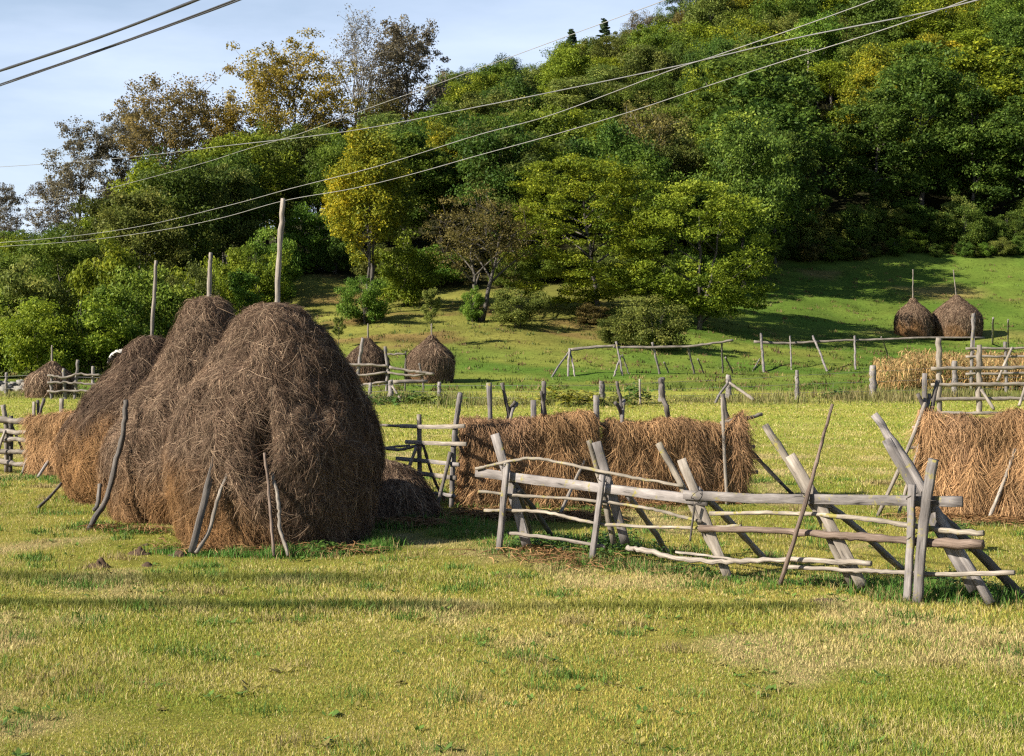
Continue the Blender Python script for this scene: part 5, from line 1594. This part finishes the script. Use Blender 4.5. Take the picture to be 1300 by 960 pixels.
# the wood itself: many trees, told apart only by colour and by where on the hill they stand
rw = random.Random(12)
KN = {'dark': 'dark green', 'mid': 'mid-green', 'bright': 'bright green', 'lime': 'yellow-green', 'olive': 'olive-green', 'gold': 'golden', 'brown': 'brownish', 'rust': 'rusty brown', 'pine': 'bluish-green'}
ZN = {0: 'low on the wooded hill', 1: 'half way up the wooded hill', 2: 'high on the wooded hill'}
def zone(Y): return 0 if Y < 182 else (1 if Y < 235 else 2)
def side(px): return 'left of the golden tree' if px < 470 else ('above the middle slope' if px < 900 else 'above the right meadow')
count = 0
used = []
Y = 146.0
while Y < 312:
    hw = Y * .352 + 4
    stp = 6.0 + (Y - 146) * .006
    x = -hw + rw.uniform(0, stp)
    while x < hw:
        yy = Y + rw.uniform(-4, 4)
        px = 650 + F * x / yy
        lim = float(edge_Y(px)) + 4
        x += stp * rw.uniform(.8, 1.2)
        if yy < lim: continue
        if 1002 < px < 1050 and 184 < yy < 216: continue
        if px < 560 and (yy > 205 or rw.random() < .25): continue
        if px < 320 and yy > 190: continue
        if 560 <= px < 800 and yy > 292: continue
        u = rw.random()
        if px > 930 and yy < 192: lf = ['dark', 'dark', 'mid', 'dark', 'olive'][int(u * 5)]
        elif px > 900: lf = ['mid', 'lime', 'olive', 'dark', 'olive', 'bright', 'gold', 'lime'][int(u * 8)]
        elif yy > 250: lf = ['olive', 'mid', 'pine', 'olive', 'lime', 'brown'][int(u * 6)]
        else: lf = ['mid', 'dark', 'lime', 'olive', 'mid', 'bright', 'lime', 'olive'][int(u * 8)]
        k = rw.choice(['round1', 'round2', 'round3', 'tall1', 'tall2', 'spread1', 'spread2'])
        H = rw.uniform(11.5, 16.0) * (1.12 if px > 900 else 1)
        if px > 930 and yy < 195: H *= 1.25
        if yy > 250 and px < 900: H *= .88
        if px < 150: H *= .66
        if px > 920 and yy < 200: k = rw.choice(['edge1', 'edge2'])
        z = zone(yy)
        lb = f"{KN[lf]} leafy tree {ZN[z]}, {side(px)}"
        tree(k, lb, px, yy, lf, H, H * rw.uniform(.58, .80), rw.uniform(0, 6.28), f"{KN[lf]} trees {ZN[z]}, {side(px)}", name='tree')
        count += 1
    Y += 9.5 + (Y - 146) * .022
# understorey along the wood's edge
for i in range(34):
    px = 905 + (i % 34) * 13.5 + rw.uniform(-4, 4)
    yy = float(edge_Y(px)) + (rw.uniform(-1.5, 1.5) if i < 34 else rw.uniform(3, 6))
    lf = rw.choice(['dark', 'olive', 'mid', 'dark', 'brown'])
    H = rw.uniform(1.2, 2.8) if i < 34 else rw.uniform(4, 6.5)
    tree(rw.choice(['bush1', 'bush2', 'bush3']), f"{KN[lf]} shrub at the wood's edge above the right meadow", px, yy, lf, H, H * rw.uniform(1.0, 1.5), rw.uniform(0, 6), f"{KN[lf]} shrubs at the wood's edge", 'shrub', 'shrub')
for i in range(34):
    px = 925 + i * 13 + rw.uniform(-4, 4)
    yy = float(edge_Y(px)) + rw.uniform(2.5, 6)
    lf = rw.choice(['dark', 'dark', 'olive'])
    H = rw.uniform(3.5, 6.0)
    tree(rw.choice(['bush1', 'bush2', 'bush3']), f"tall {KN[lf]} undergrowth shrub beneath the trees above the right meadow", px, yy, lf, H, H * rw.uniform(.8, 1.2), rw.uniform(0, 6), f"tall {KN[lf]} undergrowth above the right meadow", 'shrub', 'shrub')
for i in range(20):
    px = 480 + i * 23 + rw.uniform(-8, 8)
    if 590 < px < 640: continue
    yy = float(edge_Y(px)) + rw.uniform(-1, 5)
    lf = rw.choice(['dark', 'mid', 'mid', 'olive'])
    H = rw.uniform(2.5, 4.8)
    tree(rw.choice(['bush1', 'bush2', 'bush3']), f"{KN[lf]} shrub under the trees behind the middle slope", px, yy, lf, H, H * rw.uniform(1.0, 1.4), rw.uniform(0, 6), f"{KN[lf]} shrubs under the middle trees", 'shrub', 'shrub')

# utility pole among the hillside trees
up = thing('utility_pole', 'small pale utility pole with crossarm among the hillside trees', 'utility pole', tuple(GY(1026, 216)))
bz = up.location.z
tp = P(1026, 62, 214)
up.location.y = 214; up.location.x = tp.x; up.location.z = float(T(tp.x, 214))
pole('shaft', up, [tp, Vector((tp.x, 214, up.location.z - .3))], .09, W_PALE, r2=.12)
pole('crossarm', up, [tp + Vector((-1.1, 0, -.25)), tp + Vector((1.1, 0, -.25))], .09, W_PALE)
for dx in (-.95, -.35, .35, .95):
    pole('insulator', up, [tp + Vector((dx, 0, -.14)), tp + Vector((dx, 0, .16))], .045, W_GREY)
print("trees in the wood", count)
